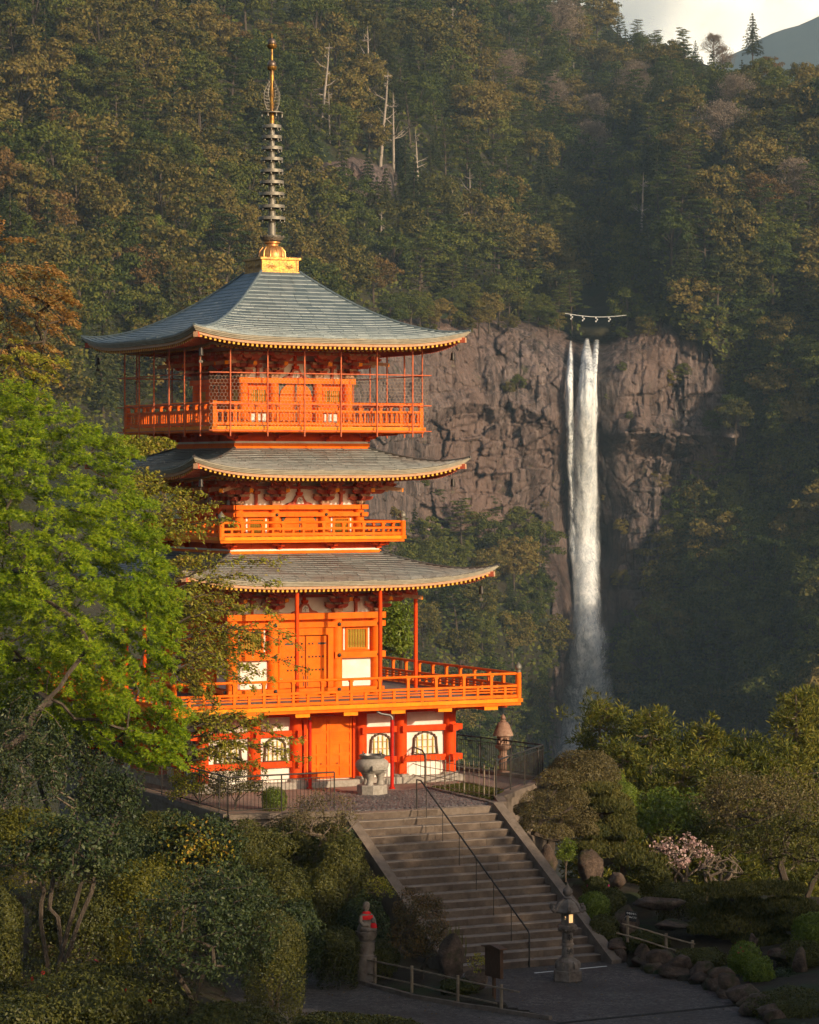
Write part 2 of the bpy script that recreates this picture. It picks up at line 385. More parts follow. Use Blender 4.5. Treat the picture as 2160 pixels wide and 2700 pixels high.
# cliff relief: broken blocks of several sizes, each with its own plane, ledges and open joints
def blocks(px, py, sx, sy, amp, tilt, seed, crack):
    rs = np.random.RandomState(seed)
    gx, gy = px/sx, py/sy
    gx = gx + .22*fbm(px/(sx*2.6), py/(sy*2.6), seed*.7, 2) + .12*py/sy*(.5-(seed % 3)*.3); gy = gy + .25*fbm(px/(sx*2.7)+9, py/(sy*2.7), seed*.9, 2) + .10*px/sx
    ci, cj = np.floor(gx).astype(int), np.floor(gy).astype(int)
    J = rs.rand(512, 512, 4); best = np.full(px.shape, 9e9); sec = best.copy(); hgt = np.zeros(px.shape)
    for a in (-1, 0, 1):
        for c in (-1, 0, 1):
            q = J[(ci+a) % 512, (cj+c) % 512]
            ox, oy = ci+a+.15+.7*q[..., 0], cj+c+.15+.7*q[..., 1]; dx, dy = gx-ox, gy-oy; d = np.maximum(np.abs(dx), np.abs(dy))*.9+.1*np.sqrt(dx*dx+dy*dy)
            hh = (q[..., 2]-.5)*2*amp + tilt*(dx*(q[..., 3]-.5)*2 + dy*(q[..., 2]*7 % 1-.5)*2)
            new = d < best; sec = np.where(new, best, np.minimum(sec, d)); hgt = np.where(new, hh, hgt); best = np.where(new, d, best)
    return hgt - crack*np.clip(1-(sec-best)/.09, 0, 1)
def d_cliff(px, py):
    m = cliffmask(px, py)
    r = blocks(px, py, 150, 110, 2.6, 3.2, 1, .9)*(.55+.45*sstep(950, 1080, py)) + blocks(px, py, 36, 170, 1.1, 1.5, 2, .45)*sstep(1120, 980, py) + blocks(px, py, 78, 44, 2.0, 2.4, 4, 1.1)*sstep(1000, 1120, py) + blocks(px, py, 20, 30, .6, 1.0, 3, .45)
    led = 7*np.clip(1-np.abs(py-(1165-.12*(px-1500)+40*fbm(px/150, 2.0, 0, 3)))/55, 0, 1)*sstep(1560, 1640, px)   # long dark overhang right of the fall
    led = led + 5*np.clip(1-np.abs(py-(1075+40*fbm(px/140, 7.0, 0, 3)))/40, 0, 1)*sstep(1500, 1420, px)
    r = r*sstep(60, 130, np.abs(px-1562)+np.maximum(0, py-1500)*.1) * (1 - .55*sstep(1600, 1750, py)) + led
    col = blocks(px, py, 22, 75, 1.2, 1.0, 9, 1.0)*sstep(1600, 1720, py)       # columnar joints near the foot
    fl = 1.3*fbm(px/60, py/90, 5.5, 6)
    return Dep(px, py) - (r + col + fl + 1)*m + 12*(1-m) + 6*np.exp(-((px-1560)/75)**2)*sstep(2020, 1900, py)
tag(put('cliff', sheet('cliff', 860, 2060, 430, 420, d_cliff, CLIFF, bottom=2040, top=830, skirt=False)), kind='structure')
# small rock band in the left slope
def d_band(px, py):
    m = cliffmask(px, py); r = blocks(px, py, 40, 70, 2.5, 3, 11, 1.5) + blocks(px, py, 15, 30, 1, 1, 12, .8)
    return d_hill(px, py) - 9*m - (r+2)*m + 8*(1-m)
tag(put('rock_face', sheet('rock_face', 740, 1100, 110, 60, d_band, CLIFF, bottom=580, top=400, skirt=False)), kind='structure')

# far mountain behind the saddle at the right
u = np.linspace(1500, 3600, 60); vv = np.linspace(0, 1, 14)[:, None]
tp = np.interp(u, [1500, 1900, 1990, 2060, 2160, 2300, 3600], [330, 160, 112, 80, 45, 10, -160]) + 9*fbm(u/70, 4.0, 0, 4)
PX = np.broadcast_to(u, (14, 60)); PY = tp[None] + vv*500; Y = 6500 - vv*900 + 90*fbm(PX/150, PY/100, 2, 3)
V = W3(PX, PY, Y); i = np.arange(14*60).reshape(14, 60)
FARH = simple('distant_forest', (.03, .045, .03), (.05, .06, .04), .02, .9, co='Position')
tag(put('far_mountain', np_mesh('far_mountain', V.reshape(-1, 3), np.stack([i[:-1, :-1].ravel(), i[1:, :-1].ravel(), i[1:, 1:].ravel(), i[:-1, 1:].ravel()], 1), FARH, smooth=True)), kind='structure')

# sunlit cloud bank added far behind the saddle to whiten the sky
CLOUDM = NB('white_cloud').col((.86, .93, 1.0)).rough(1.0, 0).m
def cloudbank():
    u_ = np.linspace(-4500, 6500, 160); v_ = np.linspace(-200, 3000, 60); X_, Z_ = np.meshgrid(u_, v_); Y_ = 9000 - 500*fbm(X_/900, Z_/700, 1.1, 5) + .35*Z_
    i = np.arange(X_.size).reshape(X_.shape); return np_mesh('added_clouds', np.stack([X_, Y_, Z_], -1).reshape(-1, 3), np.stack([i[:-1, :-1].ravel(), i[:-1, 1:].ravel(), i[1:, 1:].ravel(), i[1:, :-1].ravel()], 1), CLOUDM, smooth=True)
tag(put('added_clouds', cloudbank()), kind='structure')
# ---------------------------------------------------------------- waterfall
def watermat(name, lo, hi, vs, dens):
    b = NB(name); k = b.coord('Position')
    f1 = b.math('ADD', b.math('MULTIPLY', b.noise(.4, 6, k, .65, (1, 1, vs)), .55), b.math('MULTIPLY', b.noise(1.9, 5, k, .75, (1, 1, vs*.8)), .45)); f2 = b.noise(.10, 4, k, .6, (1, 1, .35))
    uvx = b.n('UVMap').outputs[0] if False else None
    a = b.ramp(b.math('ADD', b.math('MULTIPLY', f1, .75), b.math('MULTIPLY', f2, .35)), [(lo, (0,0,0)), (hi, (1,1,1))])
    at_ = b.n('Attribute', attribute_name='soft'); a2 = b.math('MULTIPLY', a, at_.outputs['Fac'])
    b.col(b.ramp(f1, [(.40, (.36, .42, .5)), (.49, (.74, .78, .82)), (.57, (.94, .94, .94))])).rough(.8, .2)
    b.b.inputs['Subsurface Weight'].default_value = 0
    tr = b.n('BsdfTransparent'); mx = b.n('MixShader'); b.l(b.math('MULTIPLY', a2, dens, True), mx.inputs[0])
    b.l(tr.outputs[0], mx.inputs[1]); b.l(b.b.outputs[0], mx.inputs[2]); b.l(mx.outputs[0], b.out.inputs[0]); b.bump(f1, 1.2)
    return b.m
FALLM = watermat('falling_water', .42, .56, .09, 1.35)
MISTM = watermat('water_spray', .36, .64, .5, .75)
def ribbon(lst, cx, wd, y0, y1, dY, seed, n=70, m=9, bulge=1.2):
    """a curved sheet of falling water along a path of pixels, in front of the rock"""
    t = np.linspace(0, 1, n)[:, None]; s = np.linspace(-1, 1, m)[None]
    py = y0 + (y1-y0)*t; c = cx(py); w_ = wd(py)*(1+.12*fbm(py/60, seed*3.3, 0, 3))
    px = c + s*w_ + 3*fbm(py/90, s*2+seed, seed, 3)
    Y = (Dep(np.full_like(px, 1562.), py+0*px)-1.0) - dY - bulge*(1-s*s) + .5*fbm(px/9, py/40, seed, 3)
    soft = np.clip((1-np.abs(s))*1.7, 0, 1)**.8*np.clip(t*14+.25, 0, 1)*np.clip((1-t)*5, 0, 1)
    lst.append((W3(px, py, Y), soft*np.ones_like(px)))
def fall_mesh(name, lst, mat, parent=None):
    Vs, Fs, So, o = [], [], [], 0
    for V, s in lst:
        n, m = V.shape[:2]; i = np.arange(n*m).reshape(n, m)+o; o += n*m
        Vs.append(V.reshape(-1, 3)); So.append(s.ravel()); Fs.append(np.stack([i[:-1, :-1].ravel(), i[1:, :-1].ravel(), i[1:, 1:].ravel(), i[:-1, 1:].ravel()], 1))
    me = np_mesh(name, np.concatenate(Vs), np.concatenate(Fs), mat, smooth=True)
    a = me.attributes.new('soft', 'FLOAT', 'POINT'); a.data.foreach_set('value', np.concatenate(So).astype(np.float32))
    return put(name, me, parent)
I = lambda ys, xs: (lambda py: np.interp(py, ys, xs))
L = []
for q in range(3):      # the main stream, three sheets deep
    ribbon(L, I([893, 1000, 1200, 1500, 1750, 1900], [1546, 1542+4*q, 1536, 1538+3*q, 1545, 1556]), I([893, 930, 1050, 1300, 1600, 1780, 1950], [6, 13, 23, 30, 31, 44, 62]), 892, 2010-12*q, 1.5+1.6*q, 1+q)
for q in range(2):      # left and right threads that join it
    ribbon(L, I([900, 1000, 1200, 1400, 1600], [1505, 1501, 1505, 1516, 1528]), I([900, 960, 1100, 1600], [4.5, 8, 12, 16]), 898, 1600, 2.2+q*1.4, 7+q, m=6)
    ribbon(L, I([897, 1000, 1150, 1400, 1600], [1574, 1566, 1560, 1556, 1552]), I([897, 960, 1100, 1600], [5, 9, 13, 20]), 895, 1650, 2.0+q*1.5, 11+q, m=6)
wf = empty('waterfall', W3(np.array(1556.), np.array(1990.), np.array(885.)), 0, 'tall white waterfall of three joining threads down the dark rock cliff', 'waterfall')
def keep(o, p):
    o.parent = p; o.location = -p.location; return o
keep(fall_mesh('stream', L, FALLM), wf)
L = []
ribbon(L, I([1730, 1800, 1900, 1985], [1497, 1489, 1478, 1476]), I([1730, 1985], [3, 6]), 1722, 1985, 3, 21, 40, 5)
ribbon(L, I([1720, 1780, 1830], [1577, 1586, 1584]), I([1720, 1830], [4, 6]), 1718, 1850, 3, 22, 30, 5)
ribbon(L, I([1770, 1850, 1960], [1508, 1498, 1490]), I([1770, 1960], [5, 14]), 1760, 1970, 4, 23, 40, 6)
ribbon(L, I([1830, 1990], [1592, 1604]), I([1830, 1990], [6, 16]), 1820, 1990, 4, 24, 40, 6)
keep(fall_mesh('side_cascade', L, FALLM), wf)
L = []
for q, (cx, w_, y0, y1) in enumerate(((1556, 84, 1640, 2030), (1552, 70, 1730, 2040), (1540, 96, 1830, 2050), (1545, 62, 1400, 1990), (1570, 90, 1780, 2020), (1520, 70, 1800, 2030), (1545, 48, 1050, 1700))):
    ribbon(L, I([0, 3000], [cx, cx]), I([y0, y1], [w_*.55, w_]), y0, y1, 7+2*q, 31+q, 40, 11, 5)
keep(fall_mesh('spray', L, MISTM), wf)
# the pool at the lip and the rope with paper streamers
lip = at(1565, 889, 930)
POOL = NB('dark_water').col((.012, .02, .022)).rough(.12, .5).m
tag(MB().add([at(1500, 886, 905), at(1640, 886, 905), at(1625, 868, 960), at(1520, 868, 960)], [(0, 1, 2, 3)]).build('stream_pool', [POOL]), kind='structure')
b = MB(); pts = [at(1490+162*t/16, 826 + 5*t/16 + 7*sin(pi*t/16), 893) for t in range(17)]; b.tube(pts, .11, 6)
ro = empty('sacred_rope', pts[0], 0, 'white sacred rope with four paper streamers strung across the top of the waterfall', 'rope')
WHITEP = simple('white_paper', (.6, .6, .58), (.5, .5, .48), 3, .8)
keep(b.build('rope', [WHITEP]), ro)
for px_ in (1507, 1538, 1573, 1607):
    t = (px_-1490)/162; p = at(px_, 826+5*t+7*sin(pi*t), 893); s = MB()
    for j in range(3): s.cbox((p.x + (.25 if j % 2 else -.15), p.y-.35, p.z-.3-j*.5), (.36, .1, .46))
    keep(s.build('paper_streamer', [WHITEP]), ro)
# ================================================================ the pagoda
TH = radians(27.0); PC = Vector((-4.81, 106.0, 0.0))
pag = empty('pagoda', PC, TH, 'three-storey vermilion pagoda with grey shingled roofs and a tall gilded spire', 'pagoda')
def RZ(k): return (0, 0, -k * pi / 2)
def rotk(k, p):
    x, y = p[0], p[1]
    for _ in range(k): x, y = y, -x
    return (x, y, p[2])
def P2W(x, y, z):
    return Vector((PC.x + x*cos(TH) - y*sin(TH), PC.y + x*sin(TH) + y*cos(TH), z))

def shinglemat(name, cs, stain, smin):
    b = NB(name); g = b.n('NewGeometry'); oi = b.n('ObjectInfo').outputs['Random']
    f = b.math('FRACT', b.math('ADD', g.outputs['Random Per Island'], b.math('MULTIPLY', oi, 7.3)))
    k = b.coord('Position')
    c = b.ramp(b.math('ADD', b.math('MULTIPLY', f, .45), b.math('MULTIPLY', b.noise(1.3, 5, k, .7), .6)), [(.3, cs[0]), (.52, cs[1]), (.75, cs[2])])
    c = b.mix(b.ramp(b.noise(.55, 6, k, .7, (1, 1, .6)), [(smin, (0,0,0)), (smin+.17, (.8,.8,.8))]), c, stain)
    b.col(c).rough(.42, .5, .15); b.bump(b.noise(30, 3, k), .003); return b.m
SH3 = shinglemat('blue_grey_shingles', [(.085, .115, .13), (.115, .148, .163), (.15, .18, .19)], (.14, .14, .13), .6)
SH1 = shinglemat('brown_grey_shingles', [(.07, .075, .073), (.095, .098, .095), (.12, .122, .118)], (.065, .042, .032), .44)
EDGE = simple('weathered_eave_edge', (.27, .23, .17), (.36, .32, .25), 4, .7, .004, 30)

class Roof:
    def __init__(s, h, rt, zt, zm, zc, e, hw): s.h, s.rt, s.zt, s.zm, s.zc, s.e, s.hw = h, rt, zt, zm, zc, e, hw
    def surf(s, u, v, off=0.0):
        r = s.rt + (s.h - s.rt) * v
        z = s.zt - (s.zt - s.zm) * (1 - (1 - v) ** s.e) + (s.zc - s.zm) * abs(u) ** 4 * v ** 3
        return Vector((u * r, -r, z + off))
    def edge(s, u, ins, dz):
        r = s.h - ins; return Vector((u * r, -r, s.zm + (s.zc - s.zm) * abs(u) ** 4 + dz))

def build_roof(R, mat, nrows, tw, nkeep, seed):
    rnd = random.Random(seed)
    # body: solid under-surface, all four sides
    b = MB(); nu, nv = 24, 12
    for k in range(4):
        vs = [rotk(k, R.surf(-1 + 2*i/nu, j/nv, -.012)) for j in range(nv+1) for i in range(nu+1)]
        b.add(vs, [(j*(nu+1)+i, (j+1)*(nu+1)+i, (j+1)*(nu+1)+i+1, j*(nu+1)+i+1) for j in range(nv) for i in range(nu)])
    roof = b.build('roof', [mat], pag)
    # layered eave edge and pale fascia
    prof = [(0, .02), (0, -.045), (.045, -.05), (.045, -.095), (.09, -.10), (.09, -.15), (.15, -.155)]
    prof2 = [(.15, -.15), (.15, -.255), (.25, -.26), (.25, -.20)]
    for k in range(4):
        for nm, pr, mt in (('eave_edge', prof, EDGE), ('fascia', prof2, PALEW)):
            e = MB(); N = 40
            us = [-1 + 2*i/N for i in range(N+1)]
            vs = [R.edge(u, a, d) for a, d in pr for u in us]
            e.add(vs, [(j*(N+1)+i, (j+1)*(N+1)+i, (j+1)*(N+1)+i+1, j*(N+1)+i+1) for j in range(len(pr)-1) for i in range(N)])
            e.build(nm, [mt], roof, rot=RZ(k))
        sf = MB(); N = 24; zi = R.zm - .24 + (R.h - R.hw) * .10
        us = [-1 + 2*i/N for i in range(N+1)]
        vs = [R.edge(u, .2, -.22) for u in us] + [Vector((u*R.hw, -R.hw, zi)) for u in us]
        sf.add(vs, [(i, i+1, N+1+i+1, N+1+i) for i in range(N)]); sf.build('soffit', [BRKT], roof, rot=RZ(k))
        # two tiers of rafters with painted ends
        rf = MB(); n = int((2*R.h - .7) / .165)
        for i in range(n+1):
            x = -R.h + .35 + (2*R.h - .7) * i / n
            u = x / (R.h - .25); yo = -(R.h - .2); yi = -max(abs(x) * .98, R.hw)
            if yi - yo < .25: yi = yo + .25
            zo = R.edge(min(1, abs(u)), .25, -.305).z
            tt = (yi - yo) / (R.h - R.hw); zz = lerp(zo, zi - .06, tt) - .0
            rf.bar((x, yo, zo), (x, yi, zz), .075, .09, 0, 1)
            y2 = -(R.h - 1.15)
            if y2 < yi - .2:
                t2 = (y2 - yo) / (R.h - R.hw)
                rf.bar((x, y2, lerp(zo, zi-.06, t2) - .13), (x, yi, zz - .10), .085, .10, 0, 1)
        o = rf.build('rafters', [BRKT, YELLOW], roof, rot=RZ(k)); o['kind'] = 'stuff'
        kb = MB(); us = [-1 + 2*i/16 for i in range(17)]; r2 = R.h - 1.12
        pts = [Vector((u*r2, -r2, R.zm + (R.zc-R.zm)*.35*abs(u)**4 - .375 + .08)) for u in us]
        for p, q in zip(pts, pts[1:]): kb.bar(p, q, .08, .1)
        kb.build('eave_purlin', [PALEW], roof, rot=RZ(k))
        hp = MB(); c0 = R.edge(-1, .12, -.30); hp.bar((-R.hw, -R.hw, zi-.1), c0, .16, .17, 0, 1)
        hp.build('hip_rafter', [BRKT, PALEW], roof, rot=RZ(k))
    # shingles
    rest = MB(); kept = 0
    for k in range(4):
        for j in range(nrows):
            v0, v1 = j/nrows, min(1.0, (j+1)/nrows)
            r = R.rt + (R.h - R.rt) * (v0+v1)/2
            n = max(2, round(2*r/tw)); offs = (.5 if j % 2 else 0) + rnd.uniform(-.12, .12)
            i = -1
            while True:
                a = -1 + 2*(i + offs)/n; c = -1 + 2*(i + 1 + offs)/n; i += 1
                if a >= 1: break
                a, c = max(a, -1), min(c, 1)
                if c - a < .01: continue
                g = .007 / r; th = .028 + rnd.uniform(-.005, .006)
                p = [R.surf(a+g, v0, .004), R.surf(c-g, v0, .004), R.surf(c-g, v1, th), R.surf(a+g, v1, th), R.surf(c-g, v1, -.01), R.surf(a+g, v1, -.01)]
                fs = [(3, 2, 1, 0), (5, 4, 2, 3), (0, 5, 3), (1, 2, 4)]
                if k == 0 and kept < nkeep and j >= 8:
                    mb = MB(); mb.add(p, fs); mb.build('shingle', [mat], roof); kept += 1
                else:
                    rest.add([rotk(k, q) for q in p], fs)
    o = rest.build('shingles', [mat], roof); o['kind'] = 'stuff'
    # hip caps
    for k in range(4):
        hc = MB(); hc.tube([R.surf(-1, t/20, .02) for t in range(21)], .05, 6); hc.build('hip_cap', [mat], roof, rot=RZ(k))
    return roof

R3 = Roof(5.13, .72, 17.26, 14.77, 15.12, 1.62, 2.1)
R2 = Roof(5.13, 2.45, 11.14, 10.36, 10.80, 1.35, 2.4)
R1 = Roof(5.85, 2.75, 7.56, 6.68, 7.13, 1.4, 2.8)
build_roof(R3, SH3, 25, .46, 300, 1)
build_roof(R2, SH1, 15, .46, 0, 2)
build_roof(R1, SH1, 17, .46, 0, 3)

# ---- generic pieces
def col_mesh(name, r, z0, z1, mat):
    b = MB(); b.lathe([(r*.97, z0), (r, z0+.1), (r, z1-.15), (r*.93, z1)], 18); return b.mesh(name, mat, 40)
def arm(b, x0, x1, y, z, w, ht, mi=0):        # bracket arm along x with its lower ends rounded up
    L = x1 - x0
    b.prism([(x0+.16*L, z), (x1-.16*L, z), (x1-.05*L, z+ht*.35), (x1, z+ht*.7), (x1, z+ht), (x0, z+ht), (x0, z+ht*.7), (x0+.05*L, z+ht*.35)], y-w/2, y+w/2, mi)
def block(b, x, y, z, w, ht, mi=0):
    q = w*.36
    b.add([(x-q,y-q,z),(x+q,y-q,z),(x+q,y+q,z),(x-q,y+q,z),(x-w/2,y-w/2,z+ht*.45),(x+w/2,y-w/2,z+ht*.45),(x+w/2,y+w/2,z+ht*.45),(x-w/2,y+w/2,z+ht*.45),
           (x-w/2,y-w/2,z+ht),(x+w/2,y-w/2,z+ht),(x+w/2,y+w/2,z+ht),(x-w/2,y+w/2,z+ht)],
          [(3,2,1,0),(0,1,5,4),(1,2,6,5),(2,3,7,6),(3,0,4,7),(4,5,9,8),(5,6,10,9),(6,7,11,10),(7,4,8,11),(8,9,10,11)], mi)
def bracket_mesh(H, d, L, diag=False):
    b = MB(); u = H / 8.0
    block(b, 0, 0, 0, .34, 1.35*u, 1)
    z = 1.35*u
    for lv in range(3):
        y = -d*lv*(1.41 if diag else 1)
        if not diag or lv > 0:
            arm(b, -L/2, L/2, y, z, .13, 1.25*u, 0)
            for xx in (-L/2+.1, 0, L/2-.1): block(b, xx, y, z+1.25*u, .19, .8*u, 1)
        # the outward arm
        y1 = y - d*(1.41 if diag else 1) - .08
        b.xprism([(y+.1, z), (y1+.14, z), (y1+.03, z+.45*u), (y1, z+.9*u), (y1, z+1.25*u), (y+.1, z+1.25*u)][::-1], -.065, .065, 0)
        z += 2.05*u
    yo = -d*2.0*(1.41 if diag else 1)
    b.bar((0, .2, z - 1.0*u), (0, yo - (.75 if diag else .5), z - 2.9*u), .14, 1.2*u, 1, 2)
    arm(b, -L/2, L/2, yo - d*.9, z - 1.2*u, .13, 1.2*u, 0)
    for xx in (-L/2+.1, 0, L/2-.1): block(b, xx, yo - d*.9, z, .19, .8*u, 1)
    return b
def finial(b, x, y, z, r, mi):
    b.lathe([(r*.75, z), (r*.8, z+.05), (r*.55, z+.07), (r*.95, z+.13), (r*1.02, z+.18), (r*.8, z+.25), (r*.35, z+.3), (r*.05, z+.35)], 10, (x, y, 0), mi)

def storey(h, inner, z0, z1, r, beams, zb, H, d, L, sof, kae=True, colmat=None):
    cols = [-h, -inner, inner, h]
    cm = col_mesh('column', r, z0, z1, colmat or ORANGE)
    wall = MB(); wall.box(-h+.06, h-.06, -h+.06, h-.06, z0, z1+.02, 0); wall.box(-h+.09, h-.09, -h+.09, h-.09, z1+.02, sof+.1, 1)
    wl = wall.build('wall', [ORANGE, PLASTER], pag)
    bm = bracket_mesh(H, d, L).mesh('bracket', [BRKT, PALEW, AMBER]); bd = bracket_mesh(H, d, L*.8, True).mesh('corner_bracket', [BRKT, PALEW, AMBER])
    for k in range(4):
        for i, t in enumerate(cols[:-1]): put('column', cm, pag, rotk(k, (t, -h, 0)))
        for (a, c, out, ext, mt) in beams:
            e = MB(); q = h + out
            e.box(-h-ext, h+ext, -q, -h+.02, a, c); e.build('beam', [mt], pag, rot=RZ(k))
        for t in cols: put('bracket', bm, pag, rotk(k, (t, -h, zb)), RZ(k))
        put('corner_bracket', bd, pag, rotk(k, (-h, -h, zb)), (0, 0, -k*pi/2 - pi/4))
        pu = MB(); zz = zb + H*.62; pu.box(-h, h, -h-.02, -h+.1, zz, zz+.1)
        pu.box(-h-d*2.6, h+d*2.6, -h-d*2.9-.07, -h-d*2.9+.07, zb+H*.92, zb+H*.92+.13); pu.build('purlin', [BRKT], pag, rot=RZ(k))
        for t in (-(h+inner)/2, (h+inner)/2):
            s = MB(); s.box(t-.045, t+.045, -h-.01, -h+.1, zb, zb+H*.62); block(s, t, -h+.02, zb+H*.42, .22, .12); s.build('strut', [BRKT], pag, rot=RZ(k))
        s = MB()     # frog-leg strut with a carved panel
        s.prism([(-.5, 0), (.5, 0), (.42, .06), (.26, .1), (.17, .22), (.13, .32), (-.13, .32), (-.17, .22), (-.26, .1), (-.42, .06)], -h-.05, -h+.1, 0)
        s.prism([(-.14, .03), (.14, .03), (.11, .2), (.05, .26), (-.05, .26), (-.11, .2)], -h-.062, -h-.045, 1)
        rr = random.Random(5)
        for q in range(7):
            x = rr.uniform(-.09, .06); z = rr.uniform(.05, .18); s.bar((x, -h-.066, z), (x+rr.uniform(-.03, .05), -h-.066, z+.06), .012, .012, 2)
        block(s, 0, -h+.02, .32, .2, .12, 3); s.box(-.045, .045, -h-.01, -h+.1, .44, H*.95, 3)
        s.build('frog_leg_strut', [BRKT, PLASTER, BRONZE, VERM], pag, loc=(0, 0, 0), rot=RZ(k)).location.z = zb
    return wl
STUD = MB().lathe([(.055, 0), (.055, .02), (.03, .035), (.028, .05), (.01, .055)], 10).mesh('nail_cover', BRONZE, 40)
def stud(k, x, y, z, s=1.0, parent=None):
    put('nail_cover', STUD, parent or pag, rotk(k, (x, y, z)), (pi/2, 0, -k*pi/2), (s, s, s))
def slat_window(k, x, y, z0, z1, wd, n, white=True):
    f = MB(); t = .07
    f.box(x-wd/2-t, x+wd/2+t, y-.05, y+.04, z0-t, z0); f.box(x-wd/2-t, x+wd/2+t, y-.05, y+.04, z1, z1+t)
    f.box(x-wd/2-t, x-wd/2, y-.05, y+.04, z0, z1); f.box(x+wd/2, x+wd/2+t, y-.05, y+.04, z0, z1)
    f.box(x-wd/2, x+wd/2, y+.02, y+.035, z0, z1, 1)
    if white:
        f.box(x-wd/2-t-.07, x-wd/2-t-.005, y-.012, y+.03, z0-t, z1+t, 2); f.box(x+wd/2+t+.005, x+wd/2+t+.07, y-.012, y+.03, z0-t, z1+t, 2)
    o = f.build('window', [ORANGE, DARKIN, PLASTER], pag, rot=RZ(k))
    s = MB(); a = wd/n*.38; s.add([(-a,.02,z0),(0,-.03,z0),(a,.02,z0),(-a,.02,z1),(0,-.03,z1),(a,.02,z1)], [(0,1,4,3),(1,2,5,4),(2,0,3,5),(0,2,1),(3,4,5)])
    sm = s.mesh('slat', SLAT)
    for i in range(n): put('slat', sm, o, (x - wd/2 + wd*(i+.5)/n, y-.005, 0))

# ---- third storey
w3 = storey(1.98, .83, 11.83, 13.36, .17, [(13.34, 13.52, .2, .22, ORANGE), (12.35, 12.45, .1, .0, ORANGE)], 13.52, .82, .27, .72, 14.55)
for k in (0, 1):
    for sx in (-1, 1):
        slat_window(k, sx*1.40, -1.93, 12.62, 13.12, .58, 7, False)
        pn = MB(); pn.box(sx*1.40-.3, sx*1.40+.3, -1.955, -1.9, 11.9, 12.3); pn.build('panel', [PLASTER], pag, rot=RZ(k))
    d = MB(); pts = [(-.6, 11.85), (.6, 11.85), (.6, 12.9), (.55, 13.1), (.45, 13.22), (.32, 13.32), (-.32, 13.32), (-.45, 13.22), (-.55, 13.1), (-.6, 12.9)]
    d.prism(pts, -2.0, -1.9); d.box(-.64, .64, -1.96, -1.9, 12.9, 13.335, 1); d.box(-.015, .015, -2.012, -1.99, 11.85, 13.3, 1); d.box(-.03, .03, -2.02, -2.0, 13.05, 13.3, 1)
    d.build('door', [ORANGE, BRONZE], pag, rot=RZ(k))
# ---- second storey
w2 = storey(2.28, .93, 8.11, 9.05, .17, [(9.03, 9.18, .2, .26, ORANGE), (8.78, 8.92, .19, .26, ORANGE)], 9.18, .88, .3, .78, 10.25)
for k in (0, 1):
    for t in (-2.28, -.93, .93, 2.28): stud(k, t, -2.48, 8.85, 1.0)
    for sx in (-1, 1): slat_window(k, sx*1.60, -2.24, 8.2, 8.68, .5, 7)
    d = MB(); d.box(-.64, .64, -2.28, -2.2, 8.13, 8.77, 1)
    pts = [(-.52, 8.13), (.52, 8.13), (.62, 8.24), (.62, 8.6), (.5, 8.76), (-.5, 8.76), (-.62, 8.6), (-.62, 8.24)]
    d.prism(pts, -2.31, -2.27); d.box(-.02, .02, -2.325, -2.3, 8.13, 8.76, 1); d.box(-.035, .035, -2.33, -2.3, 8.62, 8.76, 1); d.box(-.03, .03, -2.33, -2.3, 8.36, 8.42, 1)
    dd = d.build('door', [ORANGE, BRONZE], pag, rot=RZ(k))
# ---- first storey
w1 = storey(2.72, 1.2, 2.6, 5.3, .2, [(5.28, 5.49, .24, .26, ORANGE), (5.0, 5.19, .22, .26, ORANGE), (2.79, 2.93, .22, .2, ORANGE)], 5.49, .86, .33, .86, 6.55)
for k in (0, 1):
    for t in (-2.72, -1.2, 1.2, 2.72):
        for zz in (5.095, 4.035, 2.86): stud(k, t, -2.95, zz, 1.25)
    for sx in (-1, 1):
        e = MB(); e.box(min(sx*1.05, sx*2.98), max(sx*1.05, sx*2.98), -2.94, -2.7, 3.93, 4.14); e.build('beam', [ORANGE], pag, rot=RZ(k))
        slat_window(k, sx*1.97, -2.68, 4.26, 4.9, .72, 7)
        e = MB(); e.box(sx*1.96-.58, sx*1.96+.58, -2.70, -2.6, 2.95, 3.92); e.build('panel', [PLASTER], pag, rot=RZ(k))
    e = MB()
    e.box(-1.02, -.82, -2.86, -2.6, 2.94, 4.98); e.box(.82, 1.02, -2.86, -2.6, 2.94, 4.98); e.box(-.82, .82, -2.86, -2.6, 4.74, 4.98)
    e.box(-.81, .81, -2.72, -2.6, 2.94, 4.73, 1); e.build('door_frame', [ORANGE, DARKIN], pag, rot=RZ(k))
    for sx in (-1, 1):
        d = MB(); d.box(min(sx*.02, sx*.79), max(sx*.02, sx*.79), -2.77, -2.73, 2.95, 4.7)
        x = sx*.62; d.box(x-.15, x+.15, -2.782, -2.768, 4.41, 4.48, 1); d.box(sx*.07-.012, sx*.07+.012, -2.785, -2.768, 3.0, 3.35, 1)
        dd = d.build('door', [ORANGE, BRONZE], pag, rot=RZ(k))
        for zz, xs in ((3.55, (.14, .27, .4, .53, .66)), (4.0, (.14, .27, .4, .53, .66)), (4.445, (.14, .27))):
            for xx in xs: put('nail_cover', STUD, dd, (sx*xx, -2.77, zz), (pi/2, 0, 0), (.62, .62, .62))

